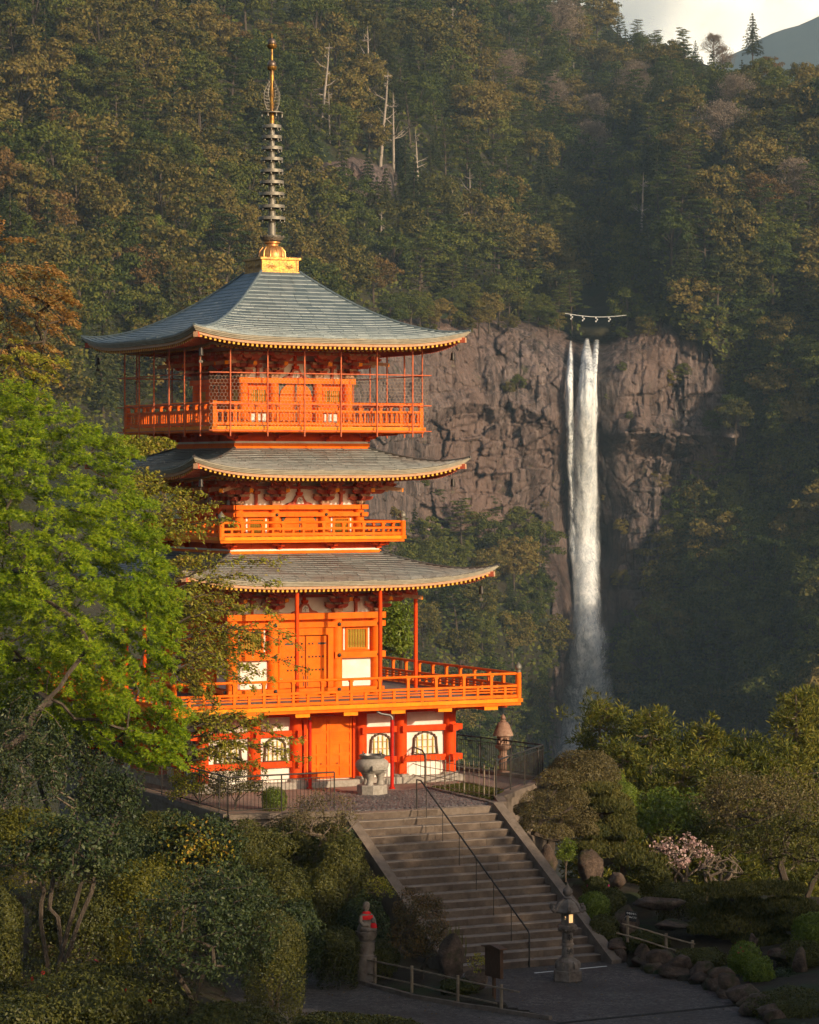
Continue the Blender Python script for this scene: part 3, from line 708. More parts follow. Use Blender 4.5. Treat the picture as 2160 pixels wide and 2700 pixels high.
# ---- decks, skirts and railings
def deck(h, z0, z1, hb, zb, n_ends):
    b = MB(); b.box(-h+.02, h-.02, -h+.02, h-.02, z1-.07, z1, 0)
    dk = b.build('deck', [DECKW], pag)
    for k in range(4):
        e = MB(); e.box(-h, h, -h, -h+.2, lerp(z0, z1, .48), z1+.012); e.build('deck_edge', [AMBER], dk, rot=RZ(k))
        e = MB(); e.box(-h+.05, h-.05, -h+.06, -h+.24, z0, lerp(z0, z1, .46)); e.build('deck_edge', [ORANGE], dk, rot=RZ(k))
    return dk
def skirt(h, hd, z0, z1, ts):
    zm = lerp(z0, z1, .36)
    b = MB(); b.box(-h, h, -h, h, z0-.25, zm*.55+z0*.45, 0); b.box(-h+.05, h-.05, -h+.05, h-.05, zm*.55+z0*.45, zm, 1)
    b.box(-h+.12, h-.12, -h+.12, h-.12, zm, z1, 2); b.build('skirt', [ORANGE, PLASTER, VERM], pag)
    for k in range(4):
        for t in ts:
            e = MB(); e.xprism([(-h+.1, zm), (-h-.02, zm), (-h-.05, zm+.06), (-h-.25, zm+.1), (-h-.28, zm+.18), (-hd+.35, z1-.05), (-hd+.35, z1), (-h+.1, z1)][::-1], t-.07, t+.07)
            e.prism([(t-.3, z1-.12), (t+.3, z1-.12), (t+.34, z1-.02), (t-.34, z1-.02)], -h-.2, -h-.08); e.build('skirt_bracket', [VERM], pag, rot=RZ(k))
deck(4.0, 11.63, 11.83, 2.55, 11.2, 0); skirt(2.55, 4.0, 11.2, 11.63, (-2.45, -.95, .95, 2.45))
deck(3.5, 7.92, 8.11, 2.85, 7.6, 0); skirt(2.85, 3.5, 7.56, 7.92, (-2.75, -1.0, 1.0, 2.75))
deck(6.45, 2.38, 2.6, 4.6, 2.3, 0)
for k in range(4):
    for i in range(-3, 4):
        e = MB(); e.bar((i*1.76, -6.33, 2.31), (i*1.76, -4.3, 2.31), .52, .13, 1, 0); e.build('joist', [AMBER, VERM], pag, rot=RZ(k))
b = MB(); b.box(-6.1, 6.1, -6.1, 6.1, 2.33, 2.385); b.build('deck_soffit', [VERM], pag)

def railing(h, z, zt, zm, zb, n, mid2, top_every, giboshi, slats=0, pw=.09):
    """bottom rail, flat middle rail, round top rail on short struts; each post is its own piece"""
    pm = MB().box(-pw/2, pw/2, -.04, .04, z+.02, zm).mesh('post', ORANGE)
    sm = MB().box(-.05, .05, -.045, .045, zm, zt-.03).box(-.07, .07, -.06, .06, zt-.09, zt-.03).mesh('strut', ORANGE)
    bl = MB().box(-.028, .028, -.02, .02, zb+.05, zm-.03).mesh('baluster', ORANGE)
    for k in range(4):
        b = MB(); hh = h
        b.box(-hh, hh, -hh-.05, -hh+.05, zb-.05, zb+.05); b.box(-hh, hh, -hh-.055, -hh+.055, zm-.045, zm+.03)
        for zz in mid2: b.box(-hh, hh, -hh-.025, -hh+.025, zz-.022, zz+.022)
        b.tube([(-hh-.0, -hh, zt), (hh+.0, -hh, zt)], .045, 8)
        o = b.build('railing', [ORANGE], pag, rot=RZ(k))
        for i in range(1, n):
            x = -hh + 2*hh*i/n; put('post', pm, o, (x, -hh, 0))
            if i % top_every == 0: put('strut', sm, o, (x, -hh, 0))
        if slats:
            for i in range(slats):
                x = -hh + 2*hh*(i+.5)/slats; put('baluster', bl, o, (x, -hh, 0))
        e = MB()
        if giboshi:
            e.lathe([(.1, z), (.1, zt+.04)], 12, (-hh, -hh, 0), 0); finial(e, -hh, -hh, zt+.04, .12*giboshi, 1)
        else: e.box(-hh-.07, -hh+.07, -hh-.07, -hh+.07, z, zt+.06)
        e.build('newel_post', [ORANGE, VERDI], pag, 40, rot=RZ(k))
railing(6.33, 2.6, 3.45, 3.05, 2.69, 24, (2.84, 2.93), 2, 1.0)
railing(3.40, 8.11, 8.6, 8.40, 8.2, 18, (), 2, 1.0, pw=.075)
railing(3.86, 11.83, 12.62, 12.36, 11.93, 10, (), 1, 0, slats=38)

# ---- safety cage with wire netting round the top balcony
HC = 4.13
for k in range(4):
    b = MB()
    for zz in (13.62, 12.58, 11.7): b.bar((-HC, -HC, zz), (HC, -HC, zz), .035, .035)
    b.bar((-HC, -HC, 11.55), (-HC, -HC, 13.62), .045, .045)
    o = b.build('cage_frame', [RUSTBAR], pag, rot=RZ(k))
    bm = MB().bar((0, 0, 11.5), (0, 0, 14.48), .042, .042, up=(0, 1, 0)).mesh('bar', RUSTBAR)
    for i in range(6): put('bar', bm, o, (-3.4 + 6.8*i/5, -HC-.03, 0))
    # hexagonal netting
    nb = MB(); s_ = .075; ww = .0042; nx = int(2*HC/(s_*1.732)); nz = int(1.9/(s_*1.5))
    for j in range(nz):
        for i in range(nx):
            x = -HC + (i + (.5 if j % 2 else 0)) * s_*1.732; z = 11.72 + j*s_*1.5
            p0 = (x, z); p1 = (x, z+s_); p2 = (x+s_*.866, z+s_*1.5); p3 = (x-s_*.866, z+s_*1.5)
            for a, c in ((p0, p1), (p1, p2), (p1, p3)):
                if max(abs(a[0]), abs(c[0])) > HC: continue
                dx, dz = c[0]-a[0], c[1]-a[1]; L = sqrt(dx*dx+dz*dz); ox, oz = -dz/L*ww, dx/L*ww
                nb.add([(a[0]+ox, -HC+.03, a[1]+oz), (a[0]-ox, -HC+.03, a[1]-oz), (c[0]-ox, -HC+.03, c[1]-oz), (c[0]+ox, -HC+.03, c[1]+oz)], [(0, 1, 2, 3)])
    t = nb.build('wire_netting', [GREYWOOD], o); t['kind'] = 'stuff'

# ---- round poles under the lowest roof, standing on the deck
for (lx, ly, zt) in ((-1.54, -5.4, 6.42), (1.54, -5.4, 6.42), (4.75, -1.75, 6.35), (-4.75, 1.75, 6.35), (-5.4, -1.54, 6.42)):
    e = MB(); e.tube([(lx, ly, 2.6), (lx, ly, zt)], .07, 10); e.build('roof_prop', [VERM], pag, 40)

# ---- ground storey
h0 = 4.6; c0 = [-4.6, -2.72, -1.2, 1.2, 2.72, 4.6]
b = MB(); b.box(-h0+.05, h0-.05, -h0+.05, h0-.05, -.05, 2.36, 0); b.build('wall', [PLASTER], pag)
b = MB(); b.box(-4.95, 4.95, -4.95, 4.95, -.6, -.03, 0); b.build('plinth', [GRANITE], pag)
cm = MB().lathe([(.215, -.02), (.215, 2.2), (.215, 2.36)], 20).mesh('column', VERM, 40)
cb = MB().lathe([(.3, -.03), (.3, .03), (.25, .06)], 16).mesh('column_base', GRANITE, 40)
def kato(w_, hgt, n=10):
    pts = []
    half = [(1.0, 0), (.93, .35), (.9, .62), (.88, .74), (.78, .78), (.74, .86), (.56, .88), (.5, .945), (.26, .945), (.16, .98), (0, 1.0)]
    return [(-x*w_/2, z*hgt) for x, z in half] + [(x*w_/2, z*hgt) for x, z in reversed(half[:-1])]
for k in range(4):
    for t in c0[:-1]:
        o = put('column', cm, pag, rotk(k, (t, -h0, 0))); put('column_base', cb, o)
    for zz in (.46, 1.48):
        for (a, c) in ((-4.6, -1.2), (1.2, 4.6)):
            e = MB(); e.box(a-(.45 if a < -4 else 0), c+(.45 if c > 4 else 0), -h0-.09, -h0+.1, zz, zz+.2); e.build('beam', [VERM], pag, rot=RZ(k))
        for t in c0:
            e = MB(); e.box(t-.075, t+.075, -h0-.32, -h0-.1, zz-.01, zz+.21); e.build('beam_end', [VERM], pag, rot=RZ(k))
    e = MB(); e.box(-4.9, 4.9, -h0-.1, -h0+.1, 2.14, 2.35); e.build('beam', [VERM], pag, rot=RZ(k))
    if k > 1: continue
    for (a, c) in ((-4.6, -2.72), (-2.72, -1.2), (1.2, 2.72), (2.72, 4.6)):
        xc = (a+c)/2; wd = .86 if abs(xc) < 2.5 else 1.0
        out = kato(wd, .80); inn = kato(wd-.13, .72)
        e = MB(); n = len(out); y0, y1 = -h0-.03, -h0+.06
        e.add([(xc+x, y0, .67+z) for x, z in out] + [(xc+x, y0, .70+z) for x, z in inn] + [(xc+x, y1, .67+z) for x, z in out] + [(xc+x, y1, .70+z) for x, z in inn],
              [(i, (i+1) % n, n+(i+1) % n, n+i) for i in range(n)] + [(i+2*n, i, n*0+i, i+2*n)[:0] or ((i+1) % n, i, 2*n+i, 2*n+(i+1) % n) for i in range(n)] + [(n+i, n+(i+1) % n, 3*n+(i+1) % n, 3*n+i) for i in range(n)], 0)
        e.add([(xc+x, -h0+.035, .70+z) for x, z in inn], [tuple(range(n))], 1)
        o = e.build('arched_window', [BRKTD if 'BRKTD' in globals() else WOODSIGN, PLASTER], pag, rot=RZ(k))
        nb_ = 4
        for i in range(nb_):
            x = xc + (i+.5-nb_/2)*(wd-.2)/nb_; zt_ = .70 + .72*(.97 - .25*abs((i+.5)/nb_-.5)*2)
            q = MB(); q.box(x-.02, x+.02, -h0-.005, -h0+.03, .70, zt_); q.build('lattice_bar', [SLAT], o)
        for zz in (.93, 1.17):
            q = MB(); q.box(xc-wd/2+.1, xc+wd/2-.1, -h0+.0, -h0+.03, zz-.014, zz+.014); q.build('lattice_bar', [PALEW], o)
    # wide panelled double door
    e = MB(); e.box(-.98, -.86, -h0-.12, -h0+.1, 0, 2.13); e.box(.86, .98, -h0-.12, -h0+.1, 0, 2.13); e.build('door_frame', [VERM], pag, rot=RZ(k))
    for sx in (-1, 1):
        d = MB(); x0, x1 = (-.85, -.005) if sx < 0 else (.005, .85)
        d.box(x0, x1, -h0-.02, -h0+.1, .02, 2.12); wdt = x1-x0
        zs = [.06, .44, .82, 1.20, 1.58, 1.96]
        for zz in [.02, .40, .78, 1.16, 1.54, 2.0]: d.box(x0, x1, -h0-.05, -h0-.015, zz, zz+.075)
        for xx in (x0, x1-.08): d.box(xx, xx+.08, -h0-.052, -h0-.015, .02, 2.12)
        d.box((x0+x1)/2-.04, (x0+x1)/2+.04, -h0-.049, -h0-.015, .09, 1.2)
        dd = d.build('door', [ORANGE], pag, rot=RZ(k))
        kn = MB(); kn.lathe([(.022, 0), (.025, .02), (.01, .03)], 8); ko = kn.build('knob', [BRONZE], dd); ko.location = (sx*.3, -h0-.05, .52); ko.rotation_euler = (pi/2, 0, 0)
# rain pipes from the deck to the ground
for px in (817, 1034):
    g = G(px, 2080, -.25); M = Matrix.Rotation(-TH, 4, 'Z') @ Matrix.Translation(-PC); l = M @ g
    e = MB(); e.tube([(l.x, l.y, -.25), (l.x, l.y, 2.05)], .062, 12); e.lathe([(.1, -.25), (.1, -.2), (.07, -.18)], 12, (l.x, l.y, 0))
    o = e.build('rain_pipe', [RED], pag, 40)
    e = MB(); e.tube([(l.x, l.y, 2.03), (l.x, l.y, 2.13), (l.x-.06, l.y+.03, 2.2), (l.x-.35, l.y+.1, 2.25), (l.x-.5, l.y+.14, 2.33)], .045, 10); e.build('pipe_elbow', [STEEL], o, 60)

# ---- spire
def zpx(y): return CZ - (y - HY) * 106 / F
b = MB(); b.lathe([(.15, 17.7), (.13, 19.0), (.115, 20.6), (.1, 22.4), (.085, 22.5)], 16, mi=1); b.lathe([(.088, zpx(330)), (.075, zpx(180)), (.045, zpx(160)), (.04, zpx(120)), (.012, zpx(100)), (.006, zpx(88))], 14, mi=0)
sp = b.build('spire_shaft', [GOLD, VERDI], pag, 40)
b = MB(); b.box(-.70, .70, -.70, .70, 17.2, 17.68); b.box(-.77, .77, -.77, .77, 17.68, 17.76); b.box(-.76, .76, -.76, .76, 17.2, 17.27)
for k in range(4):
    for xx in (-.66, 0, .66):
        b.add([rotk(k, p) for p in [(xx-.04, -.715, 17.3), (xx+.04, -.715, 17.3), (xx+.04, -.715, 17.66), (xx-.04, -.715, 17.66)]], [(0, 1, 2, 3)])
    for xx in (-.33, .33):
        for q in range(8):
            a = q*pi/4; b.add([rotk(k, p) for p in [(xx+.2*cos(a), -.716, 17.48+.11*sin(a)), (xx+.2*cos(a+.35), -.716, 17.48+.11*sin(a+.35)), (xx+.05, -.73, 17.48), (xx-.05, -.73, 17.48)]], [(0, 1, 2, 3)])
b.build('spire_base_box', [GOLD], sp)
b = MB(); b.lathe([(.46, 17.76), (.47, 17.85), (.44, 18.02), (.33, 18.16), (.22, 18.2), (.22, 18.27), (.3, 18.3), (.3, 18.34), (.2, 18.36)], 24, mi=0)
for i in range(12):
    a = 2*pi*i/12; b.tube([(cos(a)*.475, sin(a)*.475, 17.8), (cos(a)*.46, sin(a)*.46, 18.0), (cos(a)*.34, sin(a)*.34, 18.15)], .018, 5)
b.build('spire_dome', [simple('red_brown_gilding', (.4, .17, .07), (.62, .34, .1), 3, .4, metal=.6)], sp, 40)
def petals(r0, r1, z0, z1, n, rc):
    b = MB()
    for ring in range(2):
        for i in range(n):
            a = 2*pi*(i + ring*.5)/n; ca, sa = cos(a), sin(a); w_ = pi*r1/n*1.0
            rr = [r0, lerp(r0, r1, .55), r1*(1.0-ring*.12), r1*1.06*(1-ring*.12)]; zz = [z0, lerp(z0, z1, .25), lerp(z0, z1, .7), z1]; ws = [w_*.6, w_, w_*.7, .004]
            vs = []
            for r_, z_, q in zip(rr, zz, ws): vs += [(ca*r_ - sa*q, sa*r_ + ca*q, z_), (ca*r_*1.03, sa*r_*1.03, z_-.01), (ca*r_ + sa*q, sa*r_ - ca*q, z_)]
            b.add(vs, [(3*j, 3*j+1, 3*j+4, 3*j+3) for j in range(3)] + [(3*j+1, 3*j+2, 3*j+5, 3*j+4) for j in range(3)])
    return b
petals(.2, .42, 18.34, 18.58, 8, 0).build('lotus', [VERDI], sp)
for i, yy in enumerate((334, 362, 391, 420, 451, 481, 512, 545, 576)):
    r = lerp(.33, .47, i/8); z = zpx(yy); b = MB()
    b.lathe([(r-.05, z-.055), (r, z-.055), (r, z+.055), (r-.05, z+.055), (r-.05, z-.055)], 28, mi=0)
    for q in range(4):
        a = q*pi/2+.3; b.bar((0, 0, z), (cos(a)*r*.98, sin(a)*r*.98, z), .05, .05, 1)
    for q in range(8):
        a = q*pi/4+.3; x, y = cos(a)*(r-.03), sin(a)*(r-.03); b.lathe([(.008, z-.055), (.02, z-.07), (.026, z-.12), (.0, z-.125)], 6, (x, y, 0), 0)
    b.build('spire_ring', [VERDI, GOLD], sp, 30)
b = MB(); z = zpx(297); b.lathe([(.05, z-.02), (.40, z-.015), (.40, z+.015), (.05, z+.03)], 24)
for q in range(8):
    a = q*pi/4; b.lathe([(.006, z-.03), (.02, z-.1), (.025, z-.15), (0, z-.155)], 6, (cos(a)*.38, sin(a)*.38, 0))
b.build('spire_disc', [VERDI], sp, 30)
# openwork flame ornament: four flat leaves of curling bars round the shaft
b = MB(); z0, z1 = zpx(291), zpx(208); Hh = z1-z0
def flame_x(t): return .36*sin(pi*min(1, (t*.86+.14)))**.6*(1 - .35*max(0, t-.55)/.45)
for q in range(4):
    a = q*pi/2 + .25; ca, sa = cos(a), sin(a)
    def P(x, z): return (ca*x, sa*x, z)
    b.tube([P(flame_x(t/14)*.98, z0+Hh*t/14) for t in range(15)], .014, 5)
    b.tube([P(.07+.09*sin(pi*t/10), z0+Hh*.25+Hh*.6*t/10) for t in range(11)], .012, 5)
    for i in range(9):
        t = (i+.3)/9.5; xe = flame_x(t)
        b.tube([P(xe*.35, z0+Hh*t), P(xe*.7, z0+Hh*(t-.02)), P(xe*.98, z0+Hh*(t+.03)), P(xe*1.08, z0+Hh*(t+.10))], [.014, .016, .014, .004], 5)
        cx = xe*.55; rr = .05
        b.tube([P(cx+rr*cos(u*.8)*(1-u/11), z0+Hh*t+rr*sin(u*.8)*(1-u/11)) for u in range(9)], .009, 4)
b.build('flame_ornament', [VERDI], sp)
for zc_, r in ((zpx(170), .155), (zpx(112), .145)):
    b = MB(); b.lathe([(.03, zc_-.15)] + [(r*sin(pi*t/12), zc_-r*cos(pi*t/12)) for t in range(2, 12)] + [(.02, zc_+r*1.1)], 18); o = b.build('jewel', [simple('dark_jewel_bronze', (.12, .085, .07), (.2, .15, .12), 6, .4, metal=.6) if zc_ < 24.7 else MATS['dark_jewel_bronze']], sp, 40)
    petals(.05, .17, zc_-.22, zc_-.06, 6, 0).build('lotus', [GOLD], o)

# ---- wind bells hanging from the roof corners
bellm = MB().tube([(0, 0, .38), (0, 0, 0)], .008, 5).lathe([(.02, 0), (.055, -.01), (.07, -.06), (.075, -.2), (.095, -.26), (.09, -.27)], 12).box(-.012, .012, -.004, .004, -.42, -.27).box(-.07, .07, -.004, .004, -.5, -.42).mesh('wind_bell', BRONZE, 40)
for R, nm in ((R3, 'top'), (R2, 'middle'), (R1, 'lowest')):
    for sx, sy, side in ((-1, -1, 'near corner'), (1, -1, 'right-hand corner'), (-1, 1, 'left-hand corner')):
        r = R.h - .45; p = P2W(sx*r, sy*r, R.zc - .72)
        tag(put('wind_bell', bellm, None, p, (0, 0, TH)), 'small bronze wind bell hanging under the %s of the %s roof' % (side, nm), 'wind bell', 'wind bells under the eaves')
# ================================================================ foliage tools
def unit(v): return v/np.maximum(np.linalg.norm(v, axis=-1, keepdims=True), 1e-9)
def leaves(P, N, size, asp, rs, up=None, fold=.0):
    """one diamond-shaped leaf for every point; N is the way it faces"""
    n = len(P); N = unit(N); size = np.broadcast_to(size, (n,))[:, None]
    T = rs.randn(n, 3) if up is None else up + .5*rs.randn(n, 3)
    T = unit(T - N*(T*N).sum(1, keepdims=True)); B = np.cross(N, T)
    a, b = size*.5, size*.5*asp
    V = np.stack([P-T*a, P-B*b*1.0+N*fold*size, P+T*a, P+B*b*1.0+N*fold*size], 1).reshape(-1, 3)
    return V, np.arange(4*n).reshape(n, 4)
def stars(P, N, size, rs, T=None):
    """a lobed leaf: three pointed blades from one stalk"""
    n = len(P); N = unit(N)
    T = rs.randn(n, 3) if T is None else T + .45*rs.randn(n, 3)
    T = unit(T - N*(T*N).sum(1, keepdims=True)); B = np.cross(N, T); size = np.broadcast_to(size, (n,))[:, None]
    Vs = []
    for an, ln in ((-.95, .8), (0, 1.0), (.95, .8)):
        d = T*cos(an) + B*sin(an); e = np.cross(N, d)
        Vs.append(np.stack([P, P+d*size*ln*.45-e*size*.15, P+d*size*ln, P+d*size*ln*.45+e*size*.15], 1))
    V = np.stack(Vs, 1).reshape(-1, 3); return V, np.arange(12*n).reshape(3*n, 4)
class FB:                      # a foliage mesh put together from pieces with material slots
    def __init__(s): s.V, s.Fq, s.M, s.n = [], [], [], 0
    def add(s, V, Fq, mi=0):
        s.V.append(V); s.Fq.append(np.asarray(Fq)+s.n); s.M.append(np.full(len(Fq), mi)); s.n += len(V); return s
    def wood(s, pts, rad, n=5, mi=1):
        b = MB(); b.tube(pts, rad, n, cap=False); return s.add(np.array(b.v), np.array(b.f), mi)
    def mesh(s, name, mats):
        return np_mesh(name, np.concatenate(s.V), np.concatenate(s.Fq), mats, np.concatenate(s.M))
def ball(rs, n, lo=-1.0):      # directions on the unit sphere with z above lo
    z = rs.uniform(lo, 1, n); a = rs.uniform(0, 2*pi, n); r = np.sqrt(1-z*z); return np.stack([r*np.cos(a), r*np.sin(a), z], 1)
def clump(rs, C_, R, n, size, asp=.6, lo=-.35, shell=.35, flat=1.0, jit=.6):
    d = ball(rs, n, lo); rr = 1 - shell*rs.rand(n, 1)**1.5
    R = np.asarray(R, float)*np.ones(3); P = np.asarray(C_) + d*rr*R*np.array([1, 1, flat])
    N = unit(d/np.array([1, 1, flat])) + jit*rs.randn(n, 3); N[:, 2] += .25
    return leaves(P, N, size*(.7+.6*rs.rand(n)), asp, rs)

# ---------------------------------------------------------------- forest tree kinds (unit: metres, foot at the origin)
def broadleaf(seed, H=13, R=5.2, nc=46, nl=95, ls=.62):
    rs = np.random.RandomState(seed); f = FB()
    f.wood([(0, 0, -3), (.2, .1, H*.4), (.1, -.2, H*.7)], [.35, .28, .15], 6)
    cz = H*.55
    for i in range(nc):
        d = ball(rs, 1, -.8)[0]; k = .62+.38*rs.rand()
        lump = 1 + .25*sin(3*math.atan2(d[1], d[0])+seed)
        c = np.array([d[0]*R*k*lump, d[1]*R*k*lump, cz + d[2]*H*.42*k]); r = R*(.22+.16*rs.rand())
        V, Fq = clump(rs, c, r, nl, ls, .65, -.3, .4, .72); f.add(V, Fq, 0)
        if i % 4 == 0: f.wood([(0, 0, H*.35), tuple(c*.6+np.array([0, 0, H*.15])), tuple(c)], [.14, .09, .04], 4)
    return f
def conifer(seed, H=17, R=3.9, tiers=15, ls=.6):
    rs = np.random.RandomState(seed); f = FB()
    f.wood([(0, 0, -3), (0, 0, H*.6), (.1, 0, H*.98)], [.3, .2, .04], 6)
    for t in range(tiers):
        q = t/(tiers-1); z = lerp(H*.16, H*.97, q); r = R*(1-q)**.75*(.85+.3*rs.rand()) + .35
        nb = max(3, int(8*(1-q)+3))
        for k in range(nb):
            a = 2*pi*(k+rs.rand()*.7)/nb + t; L_ = r*(.7+.45*rs.rand()); n = int(20+30*L_/R)
            s = rs.rand(n)**.75; sw = (rs.rand(n)-.5)*L_*.55*(1.1-s*.7)
            P = np.stack([np.cos(a)*L_*s - np.sin(a)*sw, np.sin(a)*L_*s + np.cos(a)*sw, z - L_*.22*s**1.5 + .15*rs.randn(n) - np.abs(sw)*.18], 1)
            N = np.stack([.35*np.cos(a)+.4*rs.randn(n), .35*np.sin(a)+.4*rs.randn(n), .8+.3*rs.rand(n)], 1)
            V, Fq = leaves(P, N, ls*(.7+.7*rs.rand(n)), .5, rs, up=np.array([np.cos(a), np.sin(a), -.2])); f.add(V, Fq, 0)
    return f
def pinepad(seed, H=14, R=4.6, npad=26, ls=.55):
    rs = np.random.RandomState(seed); f = FB(); bend = rs.randn(2)*.8
    f.wood([(0, 0, -3), (bend[0]*.4, bend[1]*.4, H*.45), (bend[0], bend[1], H*.92)], [.3, .2, .06], 6)
    for i in range(npad):
        q = .32+.68*(i+rs.rand())/npad; a = i*2.4+rs.rand(); r = R*(1.15-q)**.6*(.35+.65*rs.rand())
        c = np.array([bend[0]*q+r*cos(a), bend[1]*q+r*sin(a), H*q]); pr = R*(.25+.17*rs.rand())
        V, Fq = clump(rs, c, pr, 110, ls, .4, -.1, .8, .26, .45); f.add(V, Fq, 0)
        f.wood([(bend[0]*q*.9, bend[1]*q*.9, H*(q-.06)), tuple(c-np.array([0, 0, .2]))], [.1, .03], 4)
    return f
def bare(seed, H=12, n=46, dead=False):
    rs = np.random.RandomState(seed); f = FB(); k = .5*rs.randn(2)
    f.wood([(0, 0, -3), (k[0], k[1], H*.4), (k[0]*1.7, k[1]*1.3, H*.72), (k[0]*2, k[1]*2, H)], [.3, .24, .15, .03], 6)
    for i in range(n if not dead else 13):
        q = rs.uniform(.35, .97); a = rs.rand()*2*pi; L_ = H*(.42*sin(pi*min(1, q*.8+.12)) if not dead else (1.15-q)*.3)*(.55+.6*rs.rand())
        b0 = np.array([k[0]*2*q, k[1]*1.7*q, H*q]); d = np.array([cos(a), sin(a), .55 if not dead else .15+.3*rs.randn()])
        p1 = b0 + d*L_*.5 + .15*rs.randn(3); p2 = b0 + d*L_ + np.array([0, 0, L_*.15]); f.wood([tuple(b0), tuple(p1), tuple(p2)], [.10, .07, .02], 4)
        for j in range(3 if not dead else 2):
            e = p1 + .45*L_*unit(d+.8*rs.randn(3)); f.wood([tuple(p1), tuple(e)], [.05, .015], 3)
            if not dead:
                V, Fq = clump(rs, e, L_*.38+.35, 46, .3, .5, -.6, 1.0, .7, 1.0); f.add(V, Fq, 0)
    return f
LF = {}
LF['olive'] = leafmat('olive_forest_leaves', [(.05, .054, .012), (.09, .084, .018), (.145, .118, .027), (.2, .145, .04)], .2, .7, .1, .03, .5)
LF['green'] = leafmat('green_forest_leaves', [(.03, .048, .011), (.055, .074, .014), (.092, .106, .019), (.14, .138, .026)], .2, .7, .1, .03, .4)
LF['conif'] = leafmat('conifer_needles', [(.02, .032, .012), (.034, .05, .016), (.06, .072, .02), (.095, .092, .026)], .12, .7, .1, .05, .35)
LF['rust'] = leafmat('rusty_forest_leaves', [(.09, .062, .02), (.14, .085, .028), (.18, .10, .035), (.15, .11, .03)], .2, .7, .1, .03, .3)
LF['pinkish'] = leafmat('pale_blossom_twigs', [(.15, .115, .085), (.22, .17, .13), (.29, .225, .18), (.2, .15, .11)], .2, .8, .1, .05, .3)
LF['fresh'] = leafmat('fresh_spring_leaves', [(.09, .13, .015), (.13, .17, .02), (.17, .2, .03), (.2, .2, .04)], .35, .6, .2, .1, .2)
PROTO = {}
for s_ in range(4): PROTO['olive%d' % s_] = broadleaf(100+s_, 12+s_, 5.0+.4*s_).mesh('broadleaf_tree', [LF['olive'], BARK])
for s_ in range(4): PROTO['green%d' % s_] = broadleaf(140+s_, 12+s_*.8, 5.0+.3*s_, ls=.55).mesh('broadleaf_tree', [LF['green'], BARK])
for s_ in range(4): PROTO['conif%d' % s_] = conifer(200+s_, 15+1.5*s_, 3.6+.3*s_).mesh('cedar_tree', [LF['conif'], BARK])
for s_ in range(3): PROTO['pine%d' % s_] = pinepad(300+s_, 13+s_).mesh('pine_tree', [LF['green'], BARK])
for s_ in range(2): PROTO['rust%d' % s_] = broadleaf(400+s_, 11, 5, 40, 85, .5).mesh('broadleaf_tree', [LF['rust'], BARK])
for s_ in range(3): PROTO['pinkish%d' % s_] = bare(500+s_, 12).mesh('blossom_tree', [LF['pinkish'], BARKP])
for s_ in range(3): PROTO['dead%d' % s_] = bare(600+s_, 14, dead=True).mesh('dead_tree', [DEADW, DEADW])
PROTO['fresh0'] = broadleaf(700, 10, 4.2, 30, 80, .5).mesh('broadleaf_tree', [LF['fresh'], BARK])

# ---------------------------------------------------------------- the forest on the mountainside
TYPES = {'olive': ('broadleaf_tree', 'olive-brown broadleaf tree'), 'green': ('evergreen_tree', 'dark green broadleaf tree'), 'conif': ('cedar_tree', 'dark pointed cedar tree'),
         'pine': ('pine_tree', 'flat-tiered pine tree'), 'rust': ('russet_tree', 'rust-coloured broadleaf tree'), 'pinkish': ('blossom_tree', 'pale pinkish bare-twigged cherry tree'),
         'dead': ('dead_tree', 'bleached dead tree'), 'fresh': ('young_tree', 'bright yellow-green young tree')}
NV = {'olive': 4, 'green': 4, 'conif': 4, 'pine': 3, 'rust': 2, 'pinkish': 3, 'dead': 3, 'fresh': 1}
def zone(px, py):
    if py > 1330 and px < 1500: return 'below the foot of the cliff' if px < 1250 else 'beside the lower waterfall'
    if px > 1740 and py > 880: return 'on the shaded right slope, %s %s part' % ('upper' if py < 1250 else 'middle' if py < 1600 else 'lowest', 'inner' if px < 1900 else 'outer')
    if px > 1620 and py < 330: return 'along the skyline at the upper right'
    if px > 1620: return ('high' if py < 560 else 'low') + (' on the hill at the right edge' if px > 1920 else ' on the hill right of the gorge')
    if px > 1480: return 'in the gorge above the waterfall' if py > 480 else 'in the hollow between the two hills'
    if px > 1080: return 'close to the top edge of the mountain' if py < 200 else 'halfway up the mountain left of the gorge' if py < 450 else 'above the left part of the cliff' if py < 720 else 'on the cliff brink left of the rope'
    if px > 700: return 'high up right of the spire tip' if py < 250 else 'beside the rock band right of the spire' if py < 560 else "just above the top roof's right slope"
    if px > 300: return 'high up left of the spire tip' if py < 250 else 'left of the spire rings' if py < 560 else "just above the top roof's left slope"
    return 'in the upper left corner' if py < 280 else 'at the left edge beside the spire height' if py < 600 else 'at the left edge behind the orange-leaved tree'
def plant(kind, px, py, sc_=1.0, rs=None, v=None, Y=None):
    rs = rs or random
    Y = float(d_hill(np.array([px]), np.array([py]))[0]) if Y is None else Y
    p = W3(np.array(px), np.array(py), np.array(Y)); nm, lb = TYPES[kind]; v = rs.randrange(NV[kind]) if v is None else v
    s = 1.32*sc_*rs.uniform(.85, 1.2)*(.75 if px > 1620 and py < ridge_top(px)+70 else 1)
    o = put(nm, PROTO['%s%d' % (kind, v)], None, p, (rs.uniform(-.05, .05), rs.uniform(-.05, .05), rs.uniform(0, 6.28)), (s*rs.uniform(.9, 1.1), s*rs.uniform(.9, 1.1), s))
    z_ = zone(px, py)
    return tag(o, '%s %s' % (lb, z_), 'tree', '%ss %s' % (lb, z_))
rnd = random.Random(11)
